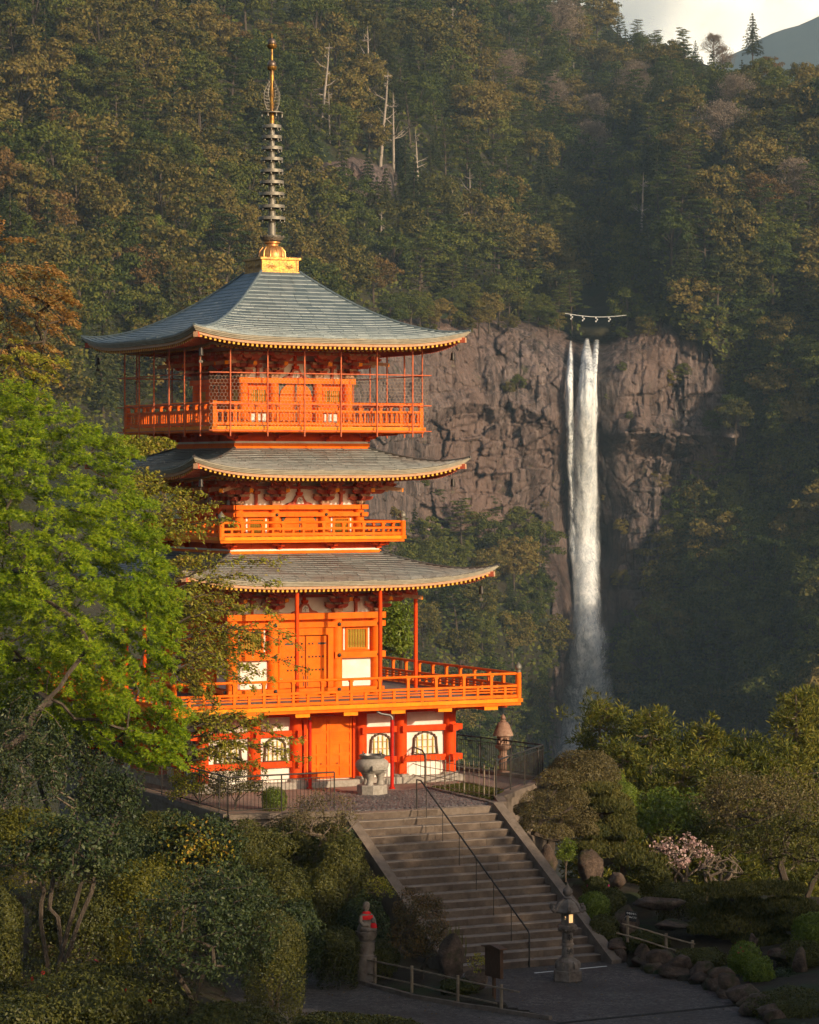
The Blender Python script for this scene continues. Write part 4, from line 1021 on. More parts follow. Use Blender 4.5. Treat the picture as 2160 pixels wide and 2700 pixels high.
def forest():
    pts = []; tries = 0; cell = {}
    cand = []
    rs = np.random.RandomState(5); n = 26000
    qx = rs.uniform(-140, 2300, n); qy = rs.uniform(-120, 2010, n)
    ok = (qy > ridge_top(qx)+4) & ~((qx < 420) & (qy > 1130)) & ~((qx > 420) & (qx < 1010) & (qy > 1120)) & ~((qx > 1480) & (qx < 2160) & (qy > 1960))
    # behind the top roof, wholly hidden
    ok &= ~((qx > 420) & (qx < 1080) & (qy > 800+.1*np.abs(qx-720)) & (qy < 900))
    ok &= ~((qx > 1512) & (qx < 1625) & (qy > 770) & (qy < 900))
    qx, qy = qx[ok], qy[ok]; m = cliffmask(qx, qy); D = d_hill(qx, qy)
    for x, y, mm, d in zip(qx, qy, m, D):
        if mm > .42: continue
        s = 8000/d*10.2; a, b = s*.66, s*.50; key = (int(x//120), int(y//120)); hit = False
        for i in (-1, 0, 1):
            for j in (-1, 0, 1):
                for (u, v_, a2, b2) in cell.get((key[0]+i, key[1]+j), ()):
                    if ((x-u)/((a+a2)/2))**2 + ((y-v_)/((b+b2)/2))**2 < 1: hit = True; break
                if hit: break
            if hit: break
        if hit: continue
        cell.setdefault(key, []).append((x, y, a, b)); pts.append((x, y, mm, d))
    return pts
FP = forest(); print('FOREST', len(FP))
cnt = {}
for (x, y, mm, d) in FP:
    nz = float(fbm(x/260, y/260, 8.8, 3)); n2 = rnd.random()
    if x > 1760 and y > 880 or (y > 1400): wts = [('green', 4), ('conif', 2), ('olive', 2), ('pine', 1)]
    elif x < 1080: wts = [('olive', 5+3*nz), ('conif', 2.2-2*nz), ('green', 2), ('pine', 1.5), ('rust', .25)]
    else: wts = [('olive', 2.5+2*nz), ('conif', 2-1*nz), ('green', 2), ('pine', 2.5), ('rust', .15), ('pinkish', .35)]
    tot = sum(max(.02, w_) for _, w_ in wts); q = n2*tot
    for kd, w_ in wts:
        q -= max(.02, w_)
        if q <= 0: break
    cnt[kd] = cnt.get(kd, 0)+1
    plant(kd, x, y, (.9 if mm > .05 else 1.0)*(.8 if kd == 'conif' else 1.0)*(.72 if y > 1330 and x < 1500 else 1), rnd)
print(cnt)
for (kd, x, y, s_) in (('dead', 975, 285, 1.2), ('dead', 1000, 440, 1.35), ('dead', 1038, 455, 1.3), ('dead', 845, 335, 1.2), ('dead', 870, 375, .9), ('dead', 1190, 190, 1.3), ('dead', 1240, 200, .9), ('dead', 1105, 520, 1.0), ('dead', 1205, 665, 1.3), ('dead', 1240, 590, 1.1),
                       ('dead', 1690, 640, 1.0), ('dead', 1510, 270, 1.0), ('dead', 1000, 690, .7),
                       ('pinkish', 1570, 470, 1.3), ('pinkish', 1340, 60, 1.1), ('pinkish', 1470, 150, 1.2), ('pinkish', 1680, 290, 1.1), ('pinkish', 1920, 450, 1.3), ('pinkish', 1330, 265, 1.1), ('pinkish', 1700, 165, 1.1),
                       ('fresh', 395, 690, .9), ('fresh', 330, 730, .7), ('rust', 340, 820, 1.2), ('rust', 160, 430, .9), ('conif', 1985, 155, 1.1)):
    plant(kd, x, y, s_, rnd)
# bushes clinging to ledges of the cliff
for (x, y, s_) in ((1365, 1035, .38), (1345, 1045, .3), (1770, 1035, .5), (1800, 1010, .45), (1600, 1060, .25), (1660, 1110, .2), (1720, 1190, .25), (1590, 1190, .2), (1440, 1110, .2), (1600, 1330, .3), (1640, 1420, .4), (1690, 1480, .5), (1640, 1560, .45), (1740, 1300, .4),
                   (1400, 1430, .5), (1430, 1500, .45), (1430, 1560, .5), (1430, 1350, .3), (1445, 1620, .45), (1440, 1690, .4), (1455, 1450, .4), (1450, 1760, .35), (1660, 1660, .5), (1240, 1400, .4), (1120, 1290, .25), (1880, 1150, .5), (1700, 900, .5), (1230, 890, .45), (1460, 880, .5), (1640, 900, .4), (1130, 900, .4), (1340, 880, .4), (1640, 985, .3), (1480, 1280, .2), (1930, 960, .7), (1950, 1030, .75), (1965, 1090, .7), (1940, 1150, .7), (1900, 1210, .6), (1860, 1260, .6)):
    o = plant(rnd.choice(['green', 'olive', 'fresh'] if s_ < .3 else ['green', 'olive']), x, y, s_*.8, rnd, Y=float(d_cliff(np.array([x]), np.array([y]))[0])+.5)
    o.name = 'cliff_shrub'; tag(o, 'small wild shrub on a ledge of the bare cliff', 'shrub', 'shrubs clinging to the cliff')
# trees leaning out over the brink of the cliff
for x in list(range(1030, 1490, 26)) + list(range(1655, 1880, 28)):
    y = float(np.interp(x, [900, 1050, 1200, 1380, 1490, 1620, 1650, 1750, 1850], [860, 852, 850, 846, 862, 880, 852, 855, 905])) + rnd.uniform(-14, 26)
    plant(rnd.choice(['olive', 'green', 'green', 'pine']), x, y, rnd.uniform(.42, .62), rnd, Y=float(Dep(np.array([x]), np.array([y]))[0])-3)
# low undergrowth that closes the forest floor
def undergrowth():
    rs = np.random.RandomState(3); n = 110000; px = rs.uniform(-150, 2310, n); py = rs.uniform(-60, 2060, n)
    ok = (py > ridge_top(px)+6) & (cliffmask(px, py) < .35) & ~((px < 400) & (py > 1250)) & ~((px > 450) & (px < 980) & (py > 1150)) & ~((px > 1525) & (px < 1610) & (py > 760) & (py < 900))
    px, py = px[ok], py[ok]; P = W3(px, py, d_hill(px, py)) + np.array([0, -1.2, .6]) + rs.randn(len(px), 3)*.9
    N = np.array([.1, -.5, .8]) + .6*rs.randn(len(px), 3); V, Fq = leaves(P, N, (.7+.8*rs.rand(len(px)))*P[:, 1]/750, .7, rs)
    return np_mesh('undergrowth', V, Fq, LF['green'])
tag(put('undergrowth', undergrowth()), 'low leafy undergrowth covering the forest floor of the mountainside', 'undergrowth', kind='stuff')

def ordinal(n): return '%d%s' % (n, 'th' if 10 <= n % 100 <= 20 else {1: 'st', 2: 'nd', 3: 'rd'}.get(n % 10, 'th'))
def number_groups():            # trees of one kind in one place are told apart by their order from the left
    by = {}
    for o in C.objects:
        if o.get('group') and o.parent is None and o.get('category') in ('tree', 'shrub') and 'edge that shades' not in o['label']: by.setdefault(o['label'], []).append(o)
    for lb, os_ in by.items():
        if len(os_) < 2: continue
        os_.sort(key=lambda o: o.location.x/o.location.y)
        for i, o in enumerate(os_): o['label'] = lb + (', leftmost' if i == 0 else ', rightmost' if i == len(os_)-1 else ', %s from left' % ordinal(i+1))
number_groups()
# ================================================================ terrace, stairs, plaza and garden ground
ZT, ZP = -.25, -4.2
U = Vector((cos(TH), sin(TH), 0)); DN = Vector((sin(TH), -cos(TH), 0))
A = G(601, 2157, ZT); B = G(364, 2087, ZT); B2 = B + (B-A)*.9; SL = G(925, 2146, ZT); SR = SL + U*((G(1305, 2126, ZT)-SL).dot(U))
RF = G(1308, 2107, ZT); RC = G(1432, 2060, ZT); RB = RC + (-DN)*0 + (G(1206, 1955, ZT+1.0) - RC); RB.z = ZT
SW = (SR-SL).length
poly = [A, SL - U*.36, SL, SR, SR + U*.36, RF + Vector((.1, -.05, 0)), RC + Vector((.12, -.05, 0)), RB + Vector((.1, .3, 0)), Vector((-1, 119, ZT)), Vector((-13, 124, ZT)), B2 + Vector((-1, 6, 0)), B2]
b = MB(); n = len(poly)
b.add([(p.x, p.y, ZT) for p in poly] + [(p.x, p.y, -5.2) for p in poly], [tuple(range(n))], 0)
b.f += [(i, i+n, (i+1) % n + n, (i+1) % n) for i in range(n)]; b.m += [1]*n
terr = tag(b.build('terrace', [APRON, KERB]), kind='structure')
def inpoly(x, y, P):
    x = np.asarray(x, float); y = np.asarray(y, float); c = np.zeros(x.shape, bool); n = len(P)
    for i in range(n):
        x0, y0, x1, y1 = P[i][0], P[i][1], P[(i+1) % n][0], P[(i+1) % n][1]
        if y0 == y1: continue
        c ^= ((y0 > y) != (y1 > y)) & (x < (x1-x0)*(y-y0)/(y1-y0)+x0)
    return c
def distpoly(x, y, P, closed=True):
    d = np.full(np.shape(x), 1e9); n = len(P)
    for i in range(n if closed else n-1):
        a = np.array(P[i][:2]); c = np.array(P[(i+1) % n][:2]); e = c-a; L2 = (e*e).sum()+1e-9
        t = np.clip(((x-a[0])*e[0]+(y-a[1])*e[1])/L2, 0, 1); d = np.minimum(d, np.hypot(x-a[0]-t*e[0], y-a[1]-t*e[1]))
    return d
# stone coping along the terrace edge
for i, (p, q) in enumerate(((B2, A), (A, SL - U*.36), (SR + U*.36, RF + Vector((.1, 0, 0))), (RF + Vector((.1, 0, 0)), RC + Vector((.12, 0, 0))), (RC + Vector((.12, 0, 0)), RB))):
    L_ = (q-p).length; m = max(1, int(L_/1.1)); dv = (q-p)/m
    for j in range(m):
        e = MB(); e.bar(p+dv*j+dv*.006+Vector((0, 0, .03)), p+dv*(j+1)-dv*.006+Vector((0, 0, .03+.006*(j % 2))), .3, .16); e.build('coping_stone', [KERB], terr)
# cobbled forecourt: rounded dark stones in a pale bed
cp = [G(x, y, ZT) for x, y in ((790, 2138), (SL.x*0+925, 2141), (1296, 2122), (1240, 2098), (1128, 2079), (1045, 2086), (880, 2088), (800, 2104))]
MB().add([(p.x, p.y, ZT+.004) for p in cp], [tuple(range(len(cp)))]).build('cobble_bed', [MORTAR], terr)
rs = np.random.RandomState(21); cobs = []
step = .185
lo = Vector((min(p.x for p in cp), min(p.y for p in cp))); hi = Vector((max(p.x for p in cp), max(p.y for p in cp)))
j = 0; yy = lo.y
while yy < hi.y:
    xx = lo.x + (step*.5 if j % 2 else 0)
    while xx < hi.x:
        x, y = xx+rs.uniform(-.035, .035), yy+rs.uniform(-.03, .03)
        if inpoly(np.array(x), np.array(y), cp) and distpoly(x, y, cp) > .05: cobs.append((x, y))
        xx += step
    yy += step*.86; j += 1
def cobble(seed):
    r = random.Random(seed); b = MB(); n = 7; pr = [.082*r.uniform(.8, 1.15) for _ in range(n)]
    for sc_, z in ((1.0, 0), (.97, .022), (.62, .036)):
        b.v += [(pr[k]*sc_*cos(2*pi*k/n)*1.05, pr[k]*sc_*sin(2*pi*k/n), z) for k in range(n)]
    for l_ in range(2):
        for k in range(n): b.f.append((l_*n+k, l_*n+(k+1) % n, (l_+1)*n+(k+1) % n, (l_+1)*n+k)); b.m.append(0)
    b.f.append(tuple(2*n+k for k in range(n))); b.m.append(0); return b
cv = [cobble(i) for i in range(6)]; cvm = [c.mesh('cobble', COBBLE) for c in cv]
cobs.sort(key=lambda p: p[1]); rest = MB()
for i, (x, y) in enumerate(cobs):
    a = rs.uniform(0, 6.28); k = i % 6
    if i < 300: put('cobble', cvm[k], terr, (x, y, ZT+.002), (0, 0, a))
    else: rest.join(cv[k], Matrix.Translation((x, y, ZT+.002)) @ Matrix.Rotation(a, 4, 'Z'))
o = rest.build('cobbles', [COBBLE], terr); o['kind'] = 'stuff'
GRASS = leafmat('short_grass', [(.05, .06, .012), (.08, .085, .02), (.11, .10, .03)], .3, .7, .1, 1.5, 0)
gp = [G(x, y, ZT) for x, y in ((1135, 2076), (1300, 2112), (1330, 2085), (1235, 2066))]
n = 5000; uv = rs.rand(n, 2); P = np.array([(lerp(lerp(gp[0], gp[1], u_), lerp(gp[3], gp[2], u_), v_)) for u_, v_ in uv]); P[:, 2] += .03
V, Fq = leaves(P, rs.randn(n, 3)*np.array([1, 1, .15]), .09, .25, rs, up=np.array([0, 0, 1.5]))
tag(put('lawn', np_mesh('lawn', V, Fq, GRASS)), 'small patch of short grass behind the bamboo lattice fence', 'grass', kind='stuff')
e = MB(); k0, k1 = G(1128, 2080, ZT), G(1300, 2121, ZT)
for j in range(6): e = MB(); e.bar(lerp(k0, k1, j/6+.004)+Vector((0, 0, .03)), lerp(k0, k1, (j+1)/6-.004)+Vector((0, 0, .03)), .12, .1); e.build('kerb_stone', [KERB], terr)

# ---- staircase
NS = 19; BR = G(1606, 2539, ZP); RUN = (BR-SR).dot(DN)/NS; RISE = (ZT-ZP)/NS
st = empty('stone_staircase', (SL+SR)/2 + DN*RUN*NS + Vector((0, 0, ZP-ZT)), 0, 'broad flight of worn brown stone steps climbing from the plaza to the pagoda terrace', 'staircase')
rr = random.Random(9)
for i in range(NS):
    z = ZT - i*RISE; y0 = i*RUN; b = MB(); cuts = [0.0]
    while cuts[-1] < SW - 2.2: cuts.append(cuts[-1] + rr.uniform(1.1, 2.1))
    cuts.append(SW)
    for a_, c_ in zip(cuts, cuts[1:]):
        jz, jy = rr.uniform(-.003, .003), rr.uniform(-.003, .003); nn = 5
        yb, yf = y0-RUN-.06, y0+jy; c = .018
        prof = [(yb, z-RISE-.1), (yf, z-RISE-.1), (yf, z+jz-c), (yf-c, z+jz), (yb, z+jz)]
        vs = []
        for xx in (a_+.004, c_-.004):
            for y_, z_ in prof: p = SL + U*xx + DN*y_; vs.append((p.x, p.y, z_))
        b.add(vs, [tuple(range(nn)), tuple(range(nn, 2*nn))[::-1]] + [(q, (q+1) % nn, (q+1) % nn+nn, q+nn)[::-1] for q in (0, 1, 4)])
        b.add(vs, [(q, (q+1) % nn, (q+1) % nn+nn, q+nn)[::-1] for q in (2, 3)], 1)      # worn tread and nosing, sky light painted in as paler stone
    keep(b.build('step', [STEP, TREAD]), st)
for sgn, P0 in ((-1, SL), (1, SR)):
    b = MB(); vs = []
    for off in (.0 if sgn > 0 else -.34, .34 if sgn > 0 else 0):
        for dd, zz in ((-.3, ZT+.1), (.05, ZT+.1), (RUN*NS+.25, ZP+.12), (RUN*NS+.25, ZP-.3), (-.3, ZP-.3)):
            p = P0 + U*off + DN*dd; vs.append((p.x, p.y, zz))
    b.add(vs, [(0, 1, 2, 3, 4), (9, 8, 7, 6, 5)] + [(q, q+5, (q+1) % 5+5, (q+1) % 5) for q in range(5)]); keep(b.build('side_kerb', [KERB]), st)
# ---- handrail down the middle
H0 = G(1099, 2133, ZT); H1 = G(1396, 2551, ZP); h_top = CZ-(2056-HY)*H0.y/F - ZT; h_bot = CZ-(2459-HY)*H1.y/F - ZP
hr = empty('stair_handrail', H1, 0, 'thin black iron handrail running down the middle of the stone steps', 'handrail')
T0 = H0 + Vector((0, 0, h_top)); T1 = T0 + DN*.28; T3 = H1 + Vector((0, 0, h_bot)); b = MB()
b.tube([H0, T0-Vector((0, 0, .02)), T0, T1-DN*.05, T1], .022, 8); b.tube([T1, lerp(T1, T3, .985), T3 - Vector((0, 0, .05)), H1], .026, 8); keep(b.build('rail', [IRON], smooth=50), hr)
for i in range(6):
    t = (i+.35)/6.35; q = lerp(T1, T3, t); k = min(NS, max(0, math.floor((q-SL).dot(DN)/RUN)+1)); zz = ZT-k*RISE
    b = MB(); b.tube([(q.x, q.y, zz), q], .014, 6); keep(b.build('post', [IRON]), hr)

# ---- iron fences round the terrace
barm = MB().tube([(0, 0, .1), (0, 0, .98)], .0085, 5).mesh('bar', IRON); postm = MB().tube([(0, 0, 0), (0, 0, 1.12)], .022, 8).mesh('post', IRON)
def iron_fence(segs, label):
    o = empty('iron_fence', segs[0][0] + Vector((0, 0, .11)), 0, label, 'fence', 'black iron fences of the terrace')
    for p, q in segs:
        p = p + Vector((0, 0, .11)); q = q + Vector((0, 0, .11)); b = MB()
        for zz, r in ((1.13, .026), (.985, .014), (.1, .014)): b.tube([p+Vector((0, 0, zz)), q+Vector((0, 0, zz))], r, 8)
        keep(b.build('rail', [IRON], smooth=50), o); L_ = (q-p).length; n = int(L_/.125)
        for i in range(n+1):
            w_ = lerp(p, q, i/n) - o.location; put('post' if i % 14 == 0 or i == n else 'bar', postm if i % 14 == 0 or i == n else barm, o, w_)
CE = A + U*3.6
iron_fence([(B + (B-A)*.35, A), (A, CE)], 'black iron fence turning the left-hand corner of the terrace beside the shrubs')
iron_fence([(RF, RC)], 'black iron fence right of the bamboo lattice, above the clipped shrubs')
iron_fence([(RC, RB)], 'black iron fence behind the terrace stone lantern, overlooking the valley')

# ---- bamboo lattice fence and the iron hoop beside it
la, lb = G(1123, 2075, ZT), G(1303, 2108, ZT)
o = empty('bamboo_lattice_fence', la, 0, 'openwork bamboo lattice fence on the terrace left of the iron fence', 'fence'); dv = lb-la
for i in range(15):
    t = i/14; p = dv*t; e = MB(); hh = rr.uniform(1.0, 1.2); th = .03 if i % 4 == 0 else .013
    e.tube([p, p+Vector((rr.uniform(-.02, .02), 0, hh))], th, 6); e.build('upright', [BAMBOO], o, 50)
for zz in (.12, .38, .66, .92):
    e = MB(); e.tube([Vector((-.05, 0, zz+.02)), dv*.5+Vector((0, 0, zz+rr.uniform(-.02, .02))), dv+Vector((0, 0, zz))], .012, 6); e.build('cross_rail', [BAMBOO], o, 50)
a0, a1 = G(1074, 2056, ZT), G(1121, 2072, ZT); w_ = a1-a0
o = empty('iron_hoop_gate', a0, 0, 'rounded iron hoop gate standing between the pagoda and the bamboo lattice', 'gate')
e = MB(); e.tube([Vector((0, 0, 0)), Vector((0, 0, .95)), w_*.06+Vector((0, 0, 1.12)), w_*.2+Vector((0, 0, 1.2)), w_*.85+Vector((0, 0, 1.16)), w_*.97+Vector((0, 0, 1.05)), w_+Vector((0, 0, .9)), w_], .028, 8); e.build('hoop', [IRON], o, 60)
for zz in (.25, .62, 1.02): e = MB(); e.tube([Vector((0, 0, zz)), w_+Vector((0, 0, zz))], .014, 6); e.build('cross_bar', [IRON], o)
for t in (.25, .5, .75): e = MB(); e.tube([w_*t+Vector((0, 0, .25)), w_*t+Vector((0, 0, 1.16))], .01, 6); e.build('upright', [IRON], o)

# ---- incense burner
c = G(981, 2098, ZT) + Vector((0, .35, 0))
o = empty('incense_burner', c, TH, 'round grey stone incense burner with a steel rim on an octagonal base', 'incense burner')
MB().lathe([(.50, 0), (.50, .3), (.48, .33)], 8, ph=pi/8).build('base', [GRANITE], o)
b = MB(); b.lathe([(.15, .66), (.3, .68), (.46, .78), (.54, .92), (.55, 1.0), (.51, 1.1), (.42, 1.17), (.36, 1.2), (.37, 1.23), (.34, 1.23), (.33, 1.15), (.1, 1.12)], 28)
b.prism([(-.26, .84), (.26, .84), (.26, .98), (-.26, .98)], -.575, -.5); bw = b.build('bowl', [GRANITE], o, 45)
for i in range(5):
    e = MB(); x = -.2+.1*i; e.box(x-.03, x+.03, -.585, -.57, .87, .95); e.bar((x-.02, -.588, .88), (x+.03, -.588, .94), .012, .012); e.build('relief_character', [GRANITE], bw)
for i in range(3):
    a_ = -pi/2 + (i-.5)*2*pi/3 + .3; e = MB(); x, y = .27*cos(a_), .27*sin(a_); e.lathe([(.13, .33), (.10, .42), (.09, .5), (.15, .62), (.2, .72)], 12, (x, y, 0)); e.build('leg', [GRANITE], o, 45)
b = MB(); b.lathe([(.36, 1.2), (.42, 1.21), (.43, 1.3), (.40, 1.31), (.39, 1.24), (.36, 1.24)], 28); b.build('rim', [STEEL], o, 45)
for i in range(4):
    a_ = i*pi/2+.4; e = MB(); e.lathe([(.03, 1.3), (.035, 1.33), (.015, 1.36), (.03, 1.38), (.005, 1.4)], 8, (.39*cos(a_), .39*sin(a_), 0)); e.build('knob', [STEEL], o, 45)

# ---- wooden cabinet beside the door
c = G(744, 2062, -.2); o = empty('offering_cabinet', c, TH, 'weathered wooden cabinet on legs against the ground-floor wall, half hidden by leaves', 'cabinet')
b = MB(); b.box(-.32, .32, -.2, .2, .12, .62); b.box(-.36, .36, -.24, .24, .62, .67); b.build('body', [GREYWOOD], o)
for x in (-.29, .29):
    for y in (-.17, .17): MB().box(x-.025, x+.025, y-.025, y+.025, 0, .12).build('leg', [GREYWOOD], o)
MB().box(-.29, -.01, -.212, -.2, .16, .58).build('door', [GREYWOOD], o); MB().box(.01, .29, -.212, -.2, .16, .58).build('door', [GREYWOOD], o)

# ---- stone lanterns
LICH = stonemat('rusty_lantern_stone', (.16, .08, .05), (.28, .16, .11), (.36, .25, .18), 5, .02, 18)
c = G(1327, 2044, ZT); o = empty('stone_lantern', c, .4, 'stout rust-coloured stone lantern with a thatch-like cap behind the terrace fence', 'lantern')
MB().lathe([(.3, 0), (.31, .1), (.22, .16)], 6).build('base', [LICH], o)
MB().lathe([(.15, .16), (.13, .4), (.14, .55), (.19, .62), (.18, .68), (.13, .72), (.13, .86)], 16).build('shaft', [LICH], o, 45)
MB().lathe([(.14, .86), (.27, .96), (.29, 1.04), (.24, 1.06)], 16).build('platform', [LICH], o, 45)
b = MB()
for i in range(4):
    a_ = i*pi/2+pi/4; b.box(.16*cos(a_)-.045, .16*cos(a_)+.045, .16*sin(a_)-.045, .16*sin(a_)+.045, 1.06, 1.38)
b.box(-.12, .12, .1, .13, 1.06, 1.38); b.box(-.16, .16, -.16, .16, 1.06, 1.11); b.box(-.165, .165, -.165, .165, 1.3, 1.38); b.build('fire_box', [LICH], o)
MB().lathe([(.36, 1.38), (.35, 1.43), (.27, 1.62), (.21, 1.78), (.15, 1.84), (.1, 1.86)], 20).build('cap', [LICH], o, 45)
MB().lathe([(.1, 1.85), (.11, 1.9), (.06, 1.93), (.09, 1.98), (.07, 2.05), (.01, 2.12)], 12).build('jewel', [LICH], o, 45)

def text_mesh(body, size, mat, name='lettering'):
    cu = bpy.data.curves.new(name, 'FONT'); cu.body = body; cu.size = size; cu.align_x = 'CENTER'; cu.align_y = 'CENTER'; cu.extrude = .003; cu.space_line = .95
    ob = bpy.data.objects.new(name, cu); C.objects.link(ob); dg = bpy.context.evaluated_depsgraph_get()
    me = bpy.data.meshes.new_from_object(ob.evaluated_get(dg)); bpy.data.objects.remove(ob); me.materials.clear(); me.materials.append(mat); me.name = name
    return me
b_ = NB('lit_paper'); b_.col((.9, .6, .3)); b_.b.inputs['Emission Color'].default_value = (1, .58, .22, 1); b_.b.inputs['Emission Strength'].default_value = 1.0; LIT = b_.m
c = G(1497, 2585, ZP) ; o = empty('stone_lantern', c, radians(2), 'tall hexagonal granite lantern with a glowing window at the foot of the stairs', 'lantern')
ph = -pi/2
MB().lathe([(.42, 0), (.44, .02), (.44, .29), (.42, .30)], 6, ph=ph).build('base', [LANTERN], o)
b = MB(); b.lathe([(.36, .30), (.36, .46), (.33, .56), (.25, .62), (.2, .66)], 6, ph=ph)
for i in range(12):
    a_ = ph+i*pi/6; b.tube([(.3*cos(a_), .3*sin(a_), .56), (.34*cos(a_), .34*sin(a_), .5), (.345*cos(a_), .345*sin(a_), .36)], .03, 5)
b.build('lotus_base', [LANTERN], o)
sh = MB().lathe([(.185, .64), (.175, .68), (.165, .72), (.16, .98), (.185, 1.0), (.185, 1.05), (.16, 1.07), (.155, 1.34), (.17, 1.38)], 18).build('shaft', [LANTERN], o, 40)
for ch, zz in (('奉', 1.23), ('納', .84)):
    t_ = put('carved_character', text_mesh(ch, .2, BLACKSIGN, 'carved_character'), sh, (.045, -.166, zz), (pi/2, 0, .25))
b = MB(); b.lathe([(.18, 1.36), (.27, 1.44), (.3, 1.5), (.3, 1.57), (.24, 1.59)], 6, ph=ph)
for i in range(12):
    a_ = ph+(i+.5)*pi/6; b.tube([(.2*cos(a_), .2*sin(a_), 1.39), (.285*cos(a_), .285*sin(a_), 1.47)], .022, 5)
b.build('platform', [LANTERN], o)
b = MB(); R_ = .205; z0, z1 = 1.59, 1.95
for i in range(6):
    a0_, a1_ = ph+i*pi/3, ph+(i+1)*pi/3; p, q = Vector((R_*cos(a0_), R_*sin(a0_), 0)), Vector((R_*cos(a1_), R_*sin(a1_), 0)); nn = ((p+q)/2).normalized()*-.03
    def wallq(s0, s1, za, zb):
        vs = []
        for off in (Vector((0, 0, 0)), nn):
            for s_, z_ in ((s0, za), (s1, za), (s1, zb), (s0, zb)): w__ = lerp(p, q, s_)+off; vs.append((w__.x, w__.y, z_))
        b.add(vs, [(0, 1, 2, 3), (7, 6, 5, 4), (0, 4, 5, 1), (1, 5, 6, 2), (2, 6, 7, 3), (3, 7, 4, 0)])
    if i in (0, 3): wallq(0, .14, z0, z1); wallq(.86, 1, z0, z1); wallq(.14, .86, z0, z0+.07); wallq(.14, .86, z1-.05, z1)
    else: wallq(0, 1, z0, z1)
fb = b.build('fire_box', [LANTERN], o)
p0, p1 = [Vector((R_*cos(ph+k*pi/3), R_*sin(ph+k*pi/3), 0)) for k in (0, 1)]; nn = ((p0+p1)/2).normalized()*-.02; e = MB()
e.add([(w__.x, w__.y, z_) for w__, z_ in ((lerp(p0, p1, .12)+nn, z0+.06), (lerp(p0, p1, .88)+nn, z0+.06), (lerp(p0, p1, .88)+nn, z1-.04), (lerp(p0, p1, .12)+nn, z1-.04))], [(0, 1, 2, 3)]); e.build('lit_window', [LIT], fb)
pm, pn = [Vector((R_*cos(ph-k*pi/3), R_*sin(ph-k*pi/3), 0)) for k in (0, 1)]; md = (pm+pn)/2*1.004; tv = (pm-pn).normalized(); e = MB(); vs = []
for k in range(11):
    a_ = -1.9+3.8*k/10; vs.append(md + tv*(.035*cos(a_)) + Vector((0, 0, 1.80+.04*sin(a_))))
for k in range(11):
    a_ = 1.9-3.8*k/10; vs.append(md + tv*(.01+.022*cos(a_)) + Vector((0, 0, 1.81+.036*sin(a_))))
e.add(vs, [tuple(range(len(vs)))]); e.build('crescent_opening', [LIT], fb)
b = MB(); b.lathe([(.37, 1.94), (.42, 1.97), (.42, 2.0), (.36, 2.1), (.27, 2.22), (.15, 2.3), (.1, 2.33)], 6, ph=ph)
for i in range(6):
    a_ = ph+i*pi/3; ca, sa = cos(a_), sin(a_)
    b.tube([(.12*ca, .12*sa, 2.32), (.28*ca, .28*sa, 2.22), (.4*ca, .4*sa, 2.03), (.47*ca, .47*sa, 2.0), (.53*ca, .53*sa, 2.06), (.51*ca, .51*sa, 2.14), (.46*ca, .46*sa, 2.13), (.46*ca, .46*sa, 2.08)], [.03, .035, .045, .055, .055, .05, .04, .03], 7)
b.build('cap', [LANTERN], o)
MB().lathe([(.1, 2.32), (.13, 2.36), (.07, 2.4), (.1, 2.43), (.145, 2.5), (.13, 2.6), (.05, 2.68), (.02, 2.74), (.004, 2.84)], 16).build('jewel', [LANTERN], o, 45)

# ---- statue on a lotus pedestal: a seated robed figure with a small child, both with red bibs
c = at(966, 2556, 86.2); o = empty('stone_statue', c, radians(38), 'grey stone seated figure with a small child, both in red bibs, on a lotus pedestal', 'statue')
MB().lathe([(.30, -.5), (.30, .42), (.27, .44), (.25, .46), (.25, .78), (.28, .80), (.2, .82)], 20).build('pedestal', [LANTERN], o, 40)
MB().lathe([(.17, .80), (.24, .84), (.29, .95), (.3, 1.08), (.27, 1.1), (.1, 1.1)], 20).build('lotus_seat', [LANTERN], o, 40)
petals(.2, .31, .84, 1.1, 9, 0).build('lotus_petals', [LANTERN], o)
b = MB(); prof = [(.27, 0), (.28, .06), (.25, .13), (.2, .22), (.19, .3), (.2, .38), (.185, .46), (.11, .52), (.065, .55), (.06, .58), (.09, .62), (.105, .69), (.1, .76), (.07, .81), (.02, .83)]
b.lathe([(r, z+1.1) for r, z in prof], 20, sy=.82)
for s_ in (-1, 1):
    b.tube([(s_*.17, 0, 1.53), (s_*.24, -.03, 1.38), (s_*.2, -.14, 1.28), (s_*.06, -.2, 1.28)], [.06, .065, .055, .04], 8)
    b.tube([(s_*.05, -.05, 1.15), (s_*.24, -.12, 1.16), (s_*.12, -.24, 1.15), (-s_*.05, -.22, 1.14)], [.08, .085, .07, .05], 8)
    b.tube([(s_*.1, -.0, 1.8), (s_*.108, .01, 1.75)], [.02, .018], 6)
b.tube([(0, -.085, 1.8), (0, -.105, 1.765)], [.012, .018], 6); b.build('figure', [LANTERN], o, 60)
b = MB(); b.lathe([(.09, 1.14), (.1, 1.2), (.075, 1.29), (.035, 1.33), (.06, 1.36), (.068, 1.41), (.05, 1.46), (.01, 1.48)], 14, (.1, -.2, 0)); b.build('child_figure', [LANTERN], o, 60)
b = MB(); b.lathe([(.21, 1.43), (.195, 1.53), (.12, 1.62), (.08, 1.655)], 20, sy=.86); fi = [i for i, q in enumerate(b.f) if len(q) == 4 and sum(b.v[k][1] for k in q) < .12]; b.f = [b.f[i] for i in fi]; b.m = [0]*len(b.f); b.build('red_bib', [REDCLOTH], o)
b = MB(); b.lathe([(.112, 1.2), (.09, 1.28), (.05, 1.335)], 14, (.1, -.2, 0)); b.f = b.f[:-2]; b.m = b.m[:-2]; b.build('red_bib', [REDCLOTH], o)

